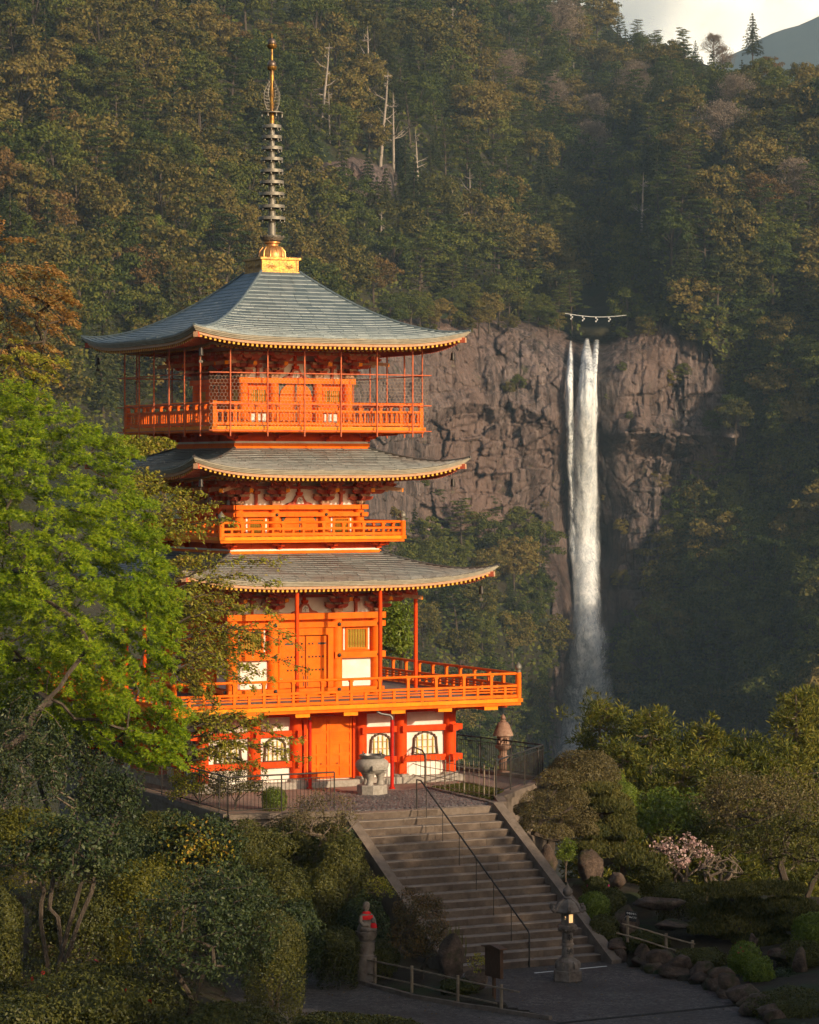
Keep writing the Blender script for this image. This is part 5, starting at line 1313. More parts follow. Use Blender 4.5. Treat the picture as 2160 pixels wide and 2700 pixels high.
# ---- wooden notice board (its face is turned away) and the small black sign
c = G(1303, 2636, ZP); o = empty('notice_board', c, radians(-58), 'dark wooden notice board on a post beside the foot of the stairs', 'notice board')
MB().box(-.04, .04, -.04, .04, 0, 1.05).build('post', [WOODSIGN], o); MB().box(-.38, .38, -.05, .05, .62, 1.42).build('board', [WOODSIGN], o); MB().prism([(-.46, 1.42), (.46, 1.42), (.46, 1.45), (0, 1.52), (-.46, 1.45)], -.13, .13).build('roof', [WOODSIGN], o)
c = at(1655, 2466, 90.5); o = empty('warning_sign', c, radians(8), 'small tilted black sign with two lines of white writing on a short post', 'sign')
MB().tube([(0, 0, -.3), (0, 0, .45)], .045, 8).build('post', [BAMBOO], o, 50)
sg = MB().cbox((0, -.06, .58), (.36, .03, .3)).build('board', [BLACKSIGN], o); sg.rotation_euler = (0, radians(9), 0)
for tx, zz in (('竹垣の中へ', .655), ('入らぬように', .55)): put('lettering', text_mesh(tx, .062, WHITEPAINT), sg, (0, -.078, zz), (pi/2, 0, 0))

# ---- garden ground and plaza
pav = [G(x, y, ZP) for x, y in ((1224, 2556), (1609, 2533), (1700, 2562), (1850, 2604), (1942, 2652), (2040, 2712), (2200, 2830), (700, 2830), (540, 2500), (640, 2520), (805, 2552), (867, 2570), (1086, 2631), (1310, 2668), (1453, 2690), (1345, 2662), (1318, 2640), (1290, 2600))]
tag(MB().add([(-14, 64, ZP), (16, 64, ZP), (16, 94, ZP), (-14, 94, ZP)], [(0, 1, 2, 3)]).build('plaza', [ASPH]), kind='structure')
terrp = [(p.x, p.y) for p in poly]
stairp = [tuple((SL - U*.3)[:2]), tuple((SR + U*.3)[:2]), tuple((SR + U*.3 + DN*(RUN*NS+.4))[:2]), tuple((SL - U*.3 + DN*(RUN*NS+.4))[:2])]
def ground_z(x, y):
    x = np.asarray(x, float); y = np.asarray(y, float)
    d = distpoly(x, y, [tuple(p[:2]) for p in pav]); ins = inpoly(x, y, [tuple(p[:2]) for p in pav])
    isl = sstep(3.5, 1.2, np.hypot(x-.4, (y-85.5)*.8))
    lft = sstep(1.5, -3, x); rgt = sstep(5, 9, x)
    h = .12 + np.minimum(d, 8)*(.24*lft + .085*rgt + .12*(1-lft)*(1-rgt))
    z = ZP + h*(1-.75*isl) + .12*fbm(x/1.7, y/1.7, 2.2, 3)*np.minimum(1, d)
    z = z - sstep(101, 135, y + .25*np.abs(x))*30 - sstep(135, 420, y)*36
    z = np.where(ins, ZP-.4, z)
    st_ = inpoly(x, y, stairp) | inpoly(x, y, terrp)
    return np.where(st_, np.minimum(z, ZP-.3-0*z), z)
gx = np.r_[np.linspace(-220, -26, 14), np.arange(-25, 25, .3), np.linspace(26, 260, 14)]; gy = np.r_[np.linspace(20, 60, 5), np.arange(61, 112, .3), np.linspace(113, 760, 40)]
GX, GY = np.meshgrid(gx, gy); GZ = ground_z(GX, GY); i = np.arange(GX.size).reshape(GX.shape)
tag(put('garden_ground', np_mesh('garden_ground', np.stack([GX, GY, GZ], -1).reshape(-1, 3), np.stack([i[:-1, :-1].ravel(), i[:-1, 1:].ravel(), i[1:, 1:].ravel(), i[1:, :-1].ravel()], 1), SOIL, smooth=True)), kind='structure')
def gz(x, y): return float(ground_z(np.array([x]), np.array([y]))[0])

# kerb stones along the paths
kerbs = empty('path_kerb', G(1310, 2668, ZP), 0, 'low line of dark kerb stones edging the planted island beside the path', 'kerb')
pts = [G(x, y, ZP) for x, y in ((700, 2528), (805, 2552), (867, 2570), (970, 2600), (1086, 2631), (1200, 2652), (1310, 2668), (1453, 2690))]
for p, q in zip(pts, pts[1:]):
    m = max(1, int((q-p).length/.7)); dv = (q-p)/m
    for j in range(m): e = MB(); e.bar(p+dv*(j+.01)+Vector((0, 0, .02)), p+dv*(j+.98)+Vector((0, 0, .02+.01*(j % 2))), .13, .16+.01*(j % 3)); keep(e.build('kerb_stone', [KERB]), kerbs)
drain = empty('drain_grate', G(1620, 2684, ZP), 0, 'long narrow iron drain grate crossing the plaza at the bottom right', 'drain')
p, q = G(1470, 2699, ZP), G(1942, 2651, ZP); e = MB(); e.bar(p+Vector((0, 0, -.01)), q+Vector((0, 0, -.01)), .2, .03); keep(e.build('channel', [DARKIN]), drain)
e = MB(); L_ = (q-p).length; n = int(L_/.05); sd = (q-p).normalized().cross(Vector((0, 0, 1)))*.1
for j in range(n): e.bar(lerp(p, q, j/n)+sd+Vector((0, 0, .009)), lerp(p, q, j/n)-sd+Vector((0, 0, .009)), .018, .012)
o = keep(e.build('grate_bars', [IRON]), drain); o['kind'] = 'stuff'
tag(MB().bar(G(1410, 2566, ZP)+Vector((0, 0, .002)), G(1600, 2548, ZP)+Vector((0, 0, .002)), .06, .01).build('painted_line', [WHITEPAINT]), 'thin white line on the plaza along the foot of the stairs', 'line')

# low bamboo rail fences
def bamboo_rail(posts, rails, z0, label, Yb=None):
    pp = [G(x, yb, z0) if Yb is None else at(x, yb, Yb) for x, yt, yb in posts]
    o = empty('bamboo_rail_fence', pp[0], 0, label, 'fence', 'low bamboo rail fences')
    for (x, yt, yb), p in zip(posts, pp):
        hh = (yb-yt)*p.y/F; e = MB(); e.tube([p-Vector((0, 0, .2)), p+Vector((0, 0, hh))], .045, 8); keep(e.build('post', [BAMBOO], smooth=50), o)
    for (x0, y0, x1, y1) in rails:
        Y0 = lerp(pp[0].y, pp[-1].y, (x0-posts[0][0])/(posts[-1][0]-posts[0][0])) - .05; Y1 = lerp(pp[0].y, pp[-1].y, (x1-posts[0][0])/(posts[-1][0]-posts[0][0])) - .05
        a_, c_ = at(x0, y0, Y0), at(x1, y1, Y1); e = MB(); e.tube([a_, lerp(a_, c_, .35)+Vector((0, 0, .015)), lerp(a_, c_, .7)-Vector((0, 0, .01)), c_], .025, 7); keep(e.build('rail', [BAMBOO], smooth=50), o)
bamboo_rail([(989, 2526, 2598), (1086, 2547, 2621), (1207.5, 2572, 2649), (1322, 2595, 2669)], [(958, 2529, 1369, 2616), (964, 2567, 1310, 2646)], ZP, 'low two-rail bamboo fence along the island beside the bottom path')
bamboo_rail([(1655, 2415, 2466), (1757, 2461, 2515), (1826, 2480, 2530)], [(1640, 2436, 1833, 2490), (1626, 2460, 1823, 2518)], ZP, 'low two-rail bamboo fence in the rock garden right of the stairs', 89.0)

# ---- rocks
def rockmesh(seed, flat=1.0):
    bm_v = []; rs = np.random.RandomState(seed); n1, n2 = 26, 17
    th = np.linspace(0, 2*pi, n1, endpoint=False); f_ = np.linspace(.06, pi-.06, n2); T_, P_ = np.meshgrid(th, f_)
    d = np.stack([np.sin(P_)*np.cos(T_), np.sin(P_)*np.sin(T_), np.cos(P_)], -1).reshape(-1, 3); r = np.ones(len(d))
    for k in range(10):                      # flat facets cut from the ball
        nn = unit(rs.randn(3)); h = rs.uniform(.48, .8); dd = d @ nn; r = np.minimum(r, np.where(dd > 0, h/np.maximum(dd, 1e-3), 9))
    r = r*(1+.06*fbm(d[:, 0]*3+seed, d[:, 1]*3, d[:, 2]*3, 3)); V = d*r[:, None]
    i = np.arange(n1*n2).reshape(n2, n1); i2 = np.roll(i, -1, 1)
    Fq = np.stack([i[:-1].ravel(), i[1:].ravel(), i2[1:].ravel(), i2[:-1].ravel()], 1)
    return np_mesh('rock', V, Fq, ROCK)
RM = [rockmesh(900+i) for i in range(8)]
def rock(px, py, w_, h_, Y, label, k, rz=0.0, parent=None, nm='rock'):
    c = at(px, py, Y); s = Y/F/2; o = put(nm, RM[k % 8], parent, c, (0, 0, rz), (w_*s*1.12, w_*s*1.0, h_*s*1.15))
    if parent: o.location = c - parent.location
    else: tag(o, label, 'rock')
    return o
rock(1188, 2540, 66, 150, 84.6, 'tall dark upright rock beside the round russet bush on the island', 0); rock(1254, 2585, 62, 62, 84.2, 'squat brown rock at the foot of the tall dark rock', 1, 1)
rock(1452, 2275, 62, 90, 94.5, 'pale orange rock standing beside the right-hand stair kerb', 2); rock(1556, 2290, 84, 92, 95.5, 'large dark boulder under the spreading pine', 3, .5)
rock(1626, 2325, 62, 54, 94, 'rounded reddish boulder right of the pink azalea', 4, 2); rock(1656, 2425, 78, 92, 91.5, 'pointed boulder behind the small black sign', 5, 1)
rock(1742, 2383, 130, 34, 92.5, 'long flat stone slab above the bamboo rail', 7); rock(1765, 2440, 110, 30, 91, 'flat slab behind the middle bamboo post', 1, 2)
rock(2108, 2548, 48, 92, 86, 'slim reddish standing stone at the right edge', 3, 2); rock(2060, 2520, 66, 44, 87, 'dark stone left of the slim standing stone', 4); rock(2140, 2610, 60, 60, 84, 'brown stone at the lower right edge', 5); rock(1985, 2488, 34, 46, 88, 'small upright stone behind the shrub with red flowers', 6)
rock(118, 2470, 110, 120, 79, 'dark boulder left of the pale-stemmed tree', 7, 1)
wallo = empty('garden_wall', G(1800, 2590, ZP), 0, 'low rough stone wall edging the plaza below the rock garden', 'wall')
pts = [(1640, 2536), (1690, 2552), (1740, 2566), (1790, 2580), (1845, 2594), (1890, 2612), (1925, 2632), (1960, 2654), (2000, 2680), (2040, 2700)]
rr = random.Random(4)
for x, y in pts:
    for lv in range(2):
        p = G(x, y, ZP); rock(x+rr.uniform(-8, 8), y-14-lv*24, 78+rr.uniform(-16, 18), 46+rr.uniform(-8, 12), p.y+.15+.2*lv, None, rr.randrange(8), rr.uniform(0, 6), wallo, 'stone')

# fallen leaves on the plaza and the steps
rs = np.random.RandomState(31); n = 900; P = np.stack([rs.uniform(-7, 9, n), rs.uniform(76, 90, n), np.full(n, ZP+.012)], 1); P = P[inpoly(P[:, 0], P[:, 1], [tuple(p[:2]) for p in pav])]
k = rs.randint(0, NS, 260); a_ = rs.rand(260)*SW; P2 = np.array([SL+U*float(x)+DN*(float(q)*RUN-RUN*float(r)) for x, q, r in zip(a_, k, rs.rand(260)**.4*.9)]); P2[:, 2] = ZT-k*RISE+.012; P = np.concatenate([P, P2])
V, Fq = leaves(P, np.array([0, 0, 1.])+.25*rs.randn(len(P), 3), .07*(.6+.7*rs.rand(len(P))), .5, rs)
tag(put('fallen_leaves', np_mesh('fallen_leaves', V, Fq, LF['rust'])), 'small fallen leaves scattered over the plaza and the steps', 'leaves', kind='stuff')
# ================================================================ garden plants
ML = {}
ML['maple'] = leafmat('maple_leaves', [(.06, .12, .005), (.14, .225, .007), (.245, .325, .010), (.35, .395, .016)], .45, .5, .25, .45, 0)
ML['bronze'] = leafmat('bronze_cherry_leaves', [(.19, .10, .035), (.31, .165, .05), (.42, .23, .08), (.34, .23, .05)], .4, .5, .25, .35, 0)
ML['cherry'] = leafmat('cherry_leaves', [(.15, .17, .018), (.26, .27, .026), (.36, .34, .035), (.36, .25, .05)], .4, .5, .25, .5, 0)
ML['camellia'] = leafmat('glossy_dark_leaves', [(.018, .03, .012), (.03, .048, .018), (.05, .07, .02), (.085, .095, .03)], .2, .5, .25, .8, .1)
ML['camyel'] = leafmat('yellowing_leaves', [(.05, .075, .015), (.13, .14, .02), (.33, .26, .02), (.42, .22, .03)], .25, .5, .25, .5, 0)
ML['clip'] = leafmat('clipped_shrub_leaves', [(.03, .038, .008), (.055, .06, .012), (.085, .085, .016), (.11, .10, .02)], .2, .5, .25, .8, .3)
ML['clipbr'] = leafmat('brown_olive_shrub_leaves', [(.06, .05, .018), (.10, .08, .026), (.14, .11, .04), (.18, .14, .06)], .2, .5, .25, .8, .2)
ML['bright'] = leafmat('bright_green_shrub_leaves', [(.07, .11, .01), (.11, .16, .015), (.16, .21, .02), (.2, .23, .03)], .3, .45, .3, .8, .1)
ML['yelgr'] = leafmat('yellow_green_shrub_leaves', [(.06, .065, .01), (.1, .1, .012), (.15, .14, .015), (.19, .16, .02)], .3, .5, .25, .8, .1)
ML['pineN'] = leafmat('pine_needles', [(.035, .045, .012), (.06, .065, .015), (.10, .095, .02), (.15, .125, .03)], .2, .6, .2, .9, .2)
ML['cedar'] = leafmat('cedar_fronds', [(.035, .05, .008), (.075, .09, .012), (.14, .14, .02), (.21, .18, .025)], .25, .6, .2, .35, .15)
ML['russet'] = leafmat('russet_bush_leaves', [(.035, .04, .012), (.075, .062, .016), (.14, .085, .022), (.2, .10, .03)], .2, .5, .25, .8, 0)
ML['pink'] = leafmat('pink_petals', [(.46, .25, .25), (.58, .38, .36), (.66, .5, .47)], .3, .6, .2, 1, 0)
MAGENTA = simple('magenta_petals', (.7, .02, .25), (.6, .03, .2), 8, .6); REDFL = simple('red_petals', (.5, .03, .03), (.4, .02, .03), 8, .6)

def skel(rs, base, fork, targets, r0, noise=.12):
    """limbs that reach every target from one fork, thinner towards the tips"""
    nodes = [np.array(base, float), np.array(fork, float)]; par = [-1, 0]
    order = sorted(range(len(targets)), key=lambda i: np.linalg.norm(np.array(targets[i])-nodes[1]))
    tips = []
    for i in order:
        t = np.array(targets[i], float); A_ = np.array(nodes[1:]); d = np.linalg.norm(A_-t, axis=1) + .35*np.linalg.norm(A_-nodes[1], axis=1)*0
        dirp = np.maximum(0, A_[:, 2]-t[2])*1.2; j = int(np.argmin(d+dirp))+1; a = nodes[j]; L_ = np.linalg.norm(t-a); k = max(1, int(L_/.45)); pj = j
        for q in range(1, k+1):
            p = a+(t-a)*q/k; 
            if q < k: p = p + rs.randn(3)*noise*min(1, L_*.5) + np.array([0, 0, -.05*L_*sin(pi*q/k)])
            nodes.append(p); par.append(pj); pj = len(nodes)-1
        tips.append(pj)
    w_ = np.zeros(len(nodes))
    for tp in tips:
        k = tp
        while k >= 0: w_[k] += 1; k = par[k]
    return nodes, par, w_, r0/sqrt(max(1, len(targets)))
def limbs(b, sk, rmin=.008, n=5):
    nodes, par, w_, r = sk; kids = {}
    for i, p in enumerate(par): kids.setdefault(p, []).append(i)
    rad = [max(rmin, r*sqrt(q)) for q in w_]; stack = [(0, None)]
    heads = [(0, kids.get(0, []))]
    todo = [(0, k) for k in kids.get(0, [])]
    while todo:
        a, c = todo.pop(); line = [a, c]
        while kids.get(c):
            ks = sorted(kids[c], key=lambda q: -w_[q]); todo += [(c, q) for q in ks[1:]]; c = ks[0]; line.append(c)
        rr_ = [min(rad[line[1]]*1.02, rad[q]) for q in line]
        b.tube([Vector(nodes[q]) for q in line], rr_, n, cap=False)
def thing2(name, label, cat, base, group=None): return empty(name, base, 0, label, cat, group)

def dome(px, py, w_, h_, Y, mat, label, n=5200, ls=.055, lump=.06, name='clipped_shrub', group=None, asp=.6, seed=None, dep=1.0, flowers=None, cat='shrub'):
    """a sheared, rounded shrub: a shell of small leaves over twigs, with an uneven outline"""
    rs = np.random.RandomState(seed or int(px*7+py)); s = Y/F/2; rx, rz = w_*s, h_*s; ry = rx*dep; c = at(px, py, Y); gr = ZT if inpoly(np.array(c.x), np.array(c.y), terrp) else gz(c.x, c.y); zl = min(2.4*rz, max(rz, c.z-gr+.08)); base = Vector((c.x, c.y, c.z-rz)); n = int(n*1.5*(1+.5*(zl/rz-1))); ls = ls*1.2
    o = thing2(name, label, cat, base, group)
    d = ball(rs, n, -.98); lump = lump*1.25+.03; f_ = 1+lump*fbm(d[:, 0]*2.2+px, d[:, 1]*2.2, d[:, 2]*2.2, 3)
    for k in range(34): dd = unit(rs.randn(3)); f_ = f_ + lump*rs.uniform(-.9, 1.0)*np.exp(-((d-dd)**2).sum(1)/.045)
    hz_ = np.sqrt(np.maximum(1e-4, 1-d[:, 2]**2)); wide = np.where(d[:, 2] < 0, np.minimum(4, np.sqrt(np.maximum(0, 1-.35*d[:, 2]**2))/hz_), 1.0)
    rr_ = (1-.42*rs.rand(n)**2 + .07*(rs.rand(n) > .93))*f_; P = d*np.stack([wide, wide, np.where(d[:, 2] < 0, zl/rz, 1.0)], 1)*rr_[:, None]*np.array([rx, ry, rz])+np.array([0, 0, rz])
    N = unit(d/np.array([rx, ry, rz]))*1.0+.55*rs.randn(n, 3); V, Fq = leaves(P, N, ls*(.7+.6*rs.rand(n)), asp, rs, fold=.08)
    fb = FB().add(V, Fq, 0)
    m1, m2 = 18, 11; th = np.linspace(0, 2*pi, m1, endpoint=False); ph_ = np.linspace(.1, pi-.9, m2); T_, P_ = np.meshgrid(th, ph_)
    cd = np.stack([np.sin(P_)*np.cos(T_), np.sin(P_)*np.sin(T_), np.cos(P_)], -1).reshape(-1, 3); cv_ = cd*np.array([rx, ry, rz])*.55+np.array([0, 0, rz]); i = np.arange(m1*m2).reshape(m2, m1); i2 = np.roll(i, -1, 1)
    fb.add(cv_, np.stack([i[:-1].ravel(), i[1:].ravel(), i2[1:].ravel(), i2[:-1].ravel()], 1), 0)
    put('foliage', fb.mesh('foliage', [mat]), o)
    b = MB()
    for k in range(4): a = k*1.6+px; b.tube([(.05*cos(a), .05*sin(a), -.35), (.25*rx*cos(a), .25*ry*sin(a), rz*.4), (.5*rx*cos(a), .5*ry*sin(a), rz*.9)], [.035, .025, .01], 5)
    b.build('stem', [BARK], o)
    if flowers:
        fm, k = flowers; q = np.nonzero(d[:, 2] > .0)[0][:k]; V, Fq = leaves(P[q]*1.02, N[q], ls*1.5, .9, rs); V2, F2 = leaves(P[q]*1.02, N[q]+.6*rs.randn(len(q), 3), ls*1.4, .9, rs)
        put('blossom', FB().add(V, Fq).add(V2, F2).mesh('blossom', [fm]), o)
    return o

def leafy(px, py, w_, h_, Y, base_px, mat, label, nt=60, nl=40, ls=.09, bark=None, r0=.09, name='leafy_shrub', seed=None, asp=.5, hang=0.0, clr=.34, fork=.25, stems=1, cat='shrub', lo=-.5, group=None, star=False, shell=.45, dep=.9, extra=None):
    """a free-growing shrub or tree: limbs reaching leaf clusters spread through the crown"""
    rs = np.random.RandomState(seed or int(px*3+py*5)); s = Y/F/2; c = at(px, py, Y); R_ = np.array([w_*s, w_*s*dep, h_*s])
    bp = at(base_px[0], base_px[1], Y); o = thing2(name, label, cat, bp, group); cc = np.array(c-bp)
    d = ball(rs, nt, lo); k = (1-shell*rs.rand(nt, 1)); lumps = 1+.22*fbm(d[:, 0]*1.8+px, d[:, 1]*1.8, d[:, 2]*1.8, 2)[:, None]; T_ = cc + d*k*lumps*R_
    b = MB(); per = np.array_split(np.argsort(np.arctan2(T_[:, 1]-cc[1], T_[:, 0]-cc[0])), stems)
    for si, ix in enumerate(per):
        if not len(ix): continue
        tt = T_[ix]; mean = tt.mean(0); off = np.array([.12*(si-(stems-1)/2), .05*si, -.3]); fk = np.array([0, 0, 0])+ (mean*np.array([1, 1, .8]))*fork + np.array([.1*(si-(stems-1)/2), 0, 0])
        limbs(b, skel(rs, off, fk, list(tt), r0))
    b.build('trunk', [bark or BARK], o, 60)
    n = nt*nl; src = np.repeat(T_, nl, 0); dn_ = np.repeat(d, nl, 0)
    P = src + ball(rs, n)*np.cbrt(rs.rand(n, 1))*clr*np.array([1, 1, .75]); P[:, 2] -= hang*rs.rand(n)
    N = dn_*.5 + .75*rs.randn(n, 3)+np.array([0, 0, .45]); up = (P-src)*2.0+np.array([0, 0, -.3])
    if star: V, Fq = stars(P, N, ls*(.7+.6*rs.rand(n)), rs, up)
    else: V, Fq = leaves(P, N, ls*(.7+.6*rs.rand(n)), asp, rs, up=up, fold=.1)
    put('foliage', np_mesh('foliage', V, Fq, mat), o)
    if extra:
        em, frac, reg = extra; m = rs.rand(n) < frac*np.exp(-(((P-cc)/R_-np.array(reg))**2).sum(1)/.35); V, Fq = leaves(P[m]+np.array([0, -.02, .01]), N[m], ls*1.1, asp, rs, fold=.1); put('foliage', np_mesh('foliage', V, Fq, em), o)
    return o

def spray_tree(name, label, polyg, Yc, dY, mat, ns, nl, size, base, leafs, bark, rad=.8, droop=.35, seed=1, outdir=(1, -.2, -.35), r0=.11, star=True):
    """tiers of flat drooping sprays filling an outline"""
    rs = np.random.RandomState(seed); xs = [p[0] for p in polyg]; ys = [p[1] for p in polyg]; T_ = []
    while len(T_) < ns:
        x, y = rs.uniform(min(xs), max(xs)), rs.uniform(min(ys), max(ys))
        if not inpoly(np.array(x), np.array(y), polyg): continue
        e = float(distpoly(np.array(x), np.array(y), polyg)); z_ = Yc + dY*(rs.uniform(-1, .75))*min(1, .25+e/260)
        T_.append(at(x, y, z_))
    T_ = np.array(T_); o = empty(name, base, 0, label, 'tree'); T_ = T_-np.array(base)
    b = MB(); fk = np.array([0, 0, (T_[:, 2].max())*.35]); sub = T_[rs.permutation(ns)[:min(ns, 150)]]; limbs(b, skel(rs, (0, 0, -1), fk, list(sub), r0, .1)); b.build('trunk', [bark], o, 60)
    n = ns*nl; src = np.repeat(T_, nl, 0); mid = T_.mean(0)
    od = np.repeat(unit(unit((T_-mid)*np.array([1, 1, .3]))*.9+np.array(outdir)*.7), nl, 0); sd = unit(np.cross(od, np.array([0, 0, 1.]))); rl = np.repeat(rad*(.6+.7*rs.rand(ns)), nl)
    u = rs.rand(n)**.7; v = (rs.rand(n)-.5)*1.1*(1.15-u*.75)
    P = src + od*(u*rl)[:, None] + sd*(v*rl)[:, None]; P[:, 2] += .05*rs.randn(n) - droop*(u**1.6)*rl*.6 - .22*np.abs(v)*rl
    N = np.array([0, -.25, 1.0]) + od*.25 + .38*rs.randn(n, 3); sz = size*(.65+.7*rs.rand(n))
    V, Fq = stars(P, N, sz, rs, od+sd*(v*1.4)[:, None]) if star else leaves(P, N, sz, .45, rs, up=od+sd*(v*1.5)[:, None]+np.array([0, 0, -.35]), fold=.12)
    put('foliage', np_mesh('foliage', V, Fq, mat), o); return o

# ---- big trees left of the pagoda
spray_tree('maple_tree', 'large bright yellow-green maple filling the left side before the pagoda',
  [(-160, 1010), (0, 1020), (100, 1050), (190, 1105), (290, 1150), (325, 1210), (300, 1260), (370, 1300), (385, 1400), (430, 1530), (435, 1650), (420, 1720), (448, 1800), (460, 1930), (445, 2000), (380, 2010), (300, 1975), (150, 1890), (60, 1830), (-160, 1820)],
  88, 4.5, ML['maple'], 1250, 68, .116, G(-60, 2600, -3.6), 1, BARK, .62, .5, 3)
spray_tree('cherry_tree', 'orange-bronze leaved tree reaching in from the upper left edge',
  [(-160, 560), (0, 600), (60, 625), (95, 690), (150, 700), (140, 730), (195, 800), (195, 850), (160, 880), (150, 950), (130, 990), (60, 960), (0, 1010), (-160, 1010)],
  97, 3, ML['bronze'], 170, 60, .13, Vector((-14.5, 97, -4)), 1, BARK, .6, .45, 5, r0=.13, star=False)
spray_tree('cherry_tree', 'yellow-green cherry crown between the orange tree and the maple',
  [(-160, 880), (0, 890), (60, 905), (110, 940), (150, 920), (120, 1000), (90, 1050), (0, 1040), (-160, 1040)],
  93, 2, ML['cherry'], 60, 60, .12, Vector((-13.5, 93, -4)), 1, BARK, .6, .45, 6, r0=.12, star=False)
# ---- cherry boughs reaching across the front of the pagoda
def boughs(label, tips, Y0, Y1, base, seed, nl=11, fill=None):
    rs = np.random.RandomState(seed); o = empty('cherry_tree', base, 0, label, 'tree'); B0 = np.array(base); b = MB(); Ps, Ds = [], []
    for (x0, y0, x1, y1) in tips:
        Ys = rs.uniform(Y0, Y1); a = np.array(at(x0, y0, Ys+rs.uniform(-.6, .6)))-B0; e = np.array(at(x1, y1, Ys))-B0; k = 12; L_ = np.linalg.norm(e-a); pts = []
        for q in range(k+1):
            t = q/k; p = a+(e-a)*t; p[2] += .10*L_*sin(pi*t) + .05*rs.randn(); p[1] += .1*rs.randn()*t; pts.append(p)
        b.tube([Vector(p) for p in pts], [lerp(.035, .006, q/k) for q in range(k+1)], 5, cap=False)
        for q in range(2, k+1):
            d0 = unit(pts[q]-pts[q-1])
            for r_ in range(3):
                dd = unit(d0+np.array([.2*rs.randn(), .5*rs.randn(), .35*rs.randn()-.05])); L2 = rs.uniform(.25, .6)*(1.15-.6*q/k); tp = pts[q]+dd*L2
                b.tube([Vector(pts[q]), Vector((pts[q]+tp)/2+np.array([0, 0, .03])), Vector(tp)], [.009, .006, .003], 3, cap=False)
                u = rs.rand(nl); P = pts[q]+np.outer(u, tp-pts[q])+.06*rs.randn(nl, 3)-np.array([0, 0, .04]); Ps.append(P); Ds.append(np.repeat(dd[None], nl, 0))
    b.build('trunk', [BARK], o, 60); P = np.concatenate(Ps); D_ = np.concatenate(Ds); n = len(P)
    N = np.array([0, -.35, .9])+.6*rs.randn(n, 3); V, Fq = leaves(P, N, .125*(.6+.7*rs.rand(n)), .42, rs, up=D_*1.2+np.array([0, 0, -.7]), fold=.12); put('foliage', np_mesh('foliage', V, Fq, ML['cherry']), o)
tl = [(360, 1400, 523, 1307), (360, 1420, 561, 1336), (370, 1440, 608, 1376), (380, 1420, 530, 1400), (400, 1530, 566, 1464), (420, 1560, 734, 1478), (420, 1570, 722, 1535), (420, 1590, 600, 1540), (430, 1620, 646, 1604), (430, 1600, 608, 1573), (450, 1650, 732, 1616),
      (450, 1690, 780, 1697), (450, 1700, 756, 1668), (460, 1720, 700, 1690), (460, 1740, 803, 1761), (460, 1750, 713, 1782), (460, 1760, 665, 1806), (470, 1790, 570, 1858), (400, 1500, 520, 1490), (420, 1640, 560, 1640), (440, 1700, 600, 1720), (450, 1740, 610, 1770), (430, 1660, 580, 1610), (440, 1770, 560, 1800)]
boughs('slender cherry boughs with small green leaves reaching across the upper pagoda storeys', tl + [(x0+rr.uniform(-20, 30), y0+rr.uniform(-25, 25), lerp(x0, x1, .7)+rr.uniform(-30, 30), lerp(y0, y1, .75)+rr.uniform(-30, 30)) for x0, y0, x1, y1 in tl[9::2]], 91, 95, G(330, 2300, -3), 41)
boughs('low cherry bough hanging before the ground-floor windows left of the door', [(470, 1940, 722, 1911), (470, 1930, 680, 1896), (480, 1960, 789, 1949), (480, 1990, 808, 2001), (490, 1985, 741, 1991), (480, 1910, 600, 1890), (480, 1950, 640, 1930), (500, 2010, 690, 2020), (490, 1970, 620, 1965), (480, 1900, 560, 1900), (480, 2000, 620, 2000)], 91.5, 94.5, G(340, 2330, -3), 43)
boughs('twigs of a bronze-leaved tree in front of the middle roof at the left', [(300, 1330, 470, 1290), (300, 1320, 430, 1280), (310, 1350, 500, 1330), (320, 1390, 480, 1380), (300, 1300, 400, 1250), (330, 1400, 470, 1420)], 92, 94, G(300, 2350, -3), 44)
leafy(1035, 1680, 90, 210, 116, (1030, 1900), ML['bright'], 'light green tree standing behind the pagoda balcony at the right', 60, 70, .13, BARK, .08, 'leafy_tree', clr=.45, cat='tree')
leafy(400, 1180, 230, 70, 125, (420, 1500), ML['cherry'], 'thin-leaved tree behind the pagoda between its two upper left eaves', 60, 60, .16, BARK, .1, 'leafy_tree', clr=.5, cat='tree')

leafy(330, 1985, 420, 260, 121, (340, 2180), ML['camellia'], 'dark tree behind the left corner of the pagoda ground floor', 150, 46, .17, BARK, .1, 'leafy_tree', clr=.6, cat='tree')
leafy(120, 1900, 420, 260, 118, (120, 2180), ML['clip'], 'olive tree behind the maple at the far left', 120, 46, .17, BARK, .1, 'leafy_tree', clr=.6, cat='tree')
leafy(215, 2000, 250, 190, 101, (215, 2082), ML['camellia'], 'dark leafy shrub on the terrace in the shade of the maple', 110, 44, .11, BARK, .06, clr=.36)
# ---- shrubs of the left garden, near to far
leafy(538, 2470, 420, 400, 70, (500, 2690), ML['camellia'], 'large dark glossy-leaved shrub in the bottom left foreground', 210, 42, .10, BARK, .06, clr=.3, stems=2, fork=.3)
leafy(165, 2280, 340, 290, 75, (150, 2550), ML['camellia'], 'tree with several bare pale stems under a dark glossy crown at the left', 120, 40, .12, BARK, .06, 'camellia_tree', clr=.32, stems=4, fork=.5, lo=-.15, cat='tree')
leafy(508, 2245, 280, 220, 80.5, (510, 2420), ML['camellia'], 'shrub with a patch of bright yellow leaves in the middle left garden', 130, 42, .12, BARK, .08, clr=.3, extra=(ML['camyel'], 1.0, (.0, -.6, .0)))
leafy(70, 2040, 290, 380, 82, (80, 2300), ML['camellia'], 'dark glossy-leaved shrub under the maple at the left edge', 150, 45, .10, BARKP, .05, clr=.33, stems=3)
leafy(285, 2120, 200, 200, 83, (290, 2300), ML['camellia'], 'dark glossy shrub below the maple left of the terrace fence', 110, 42, .10, BARK, .07, clr=.33)
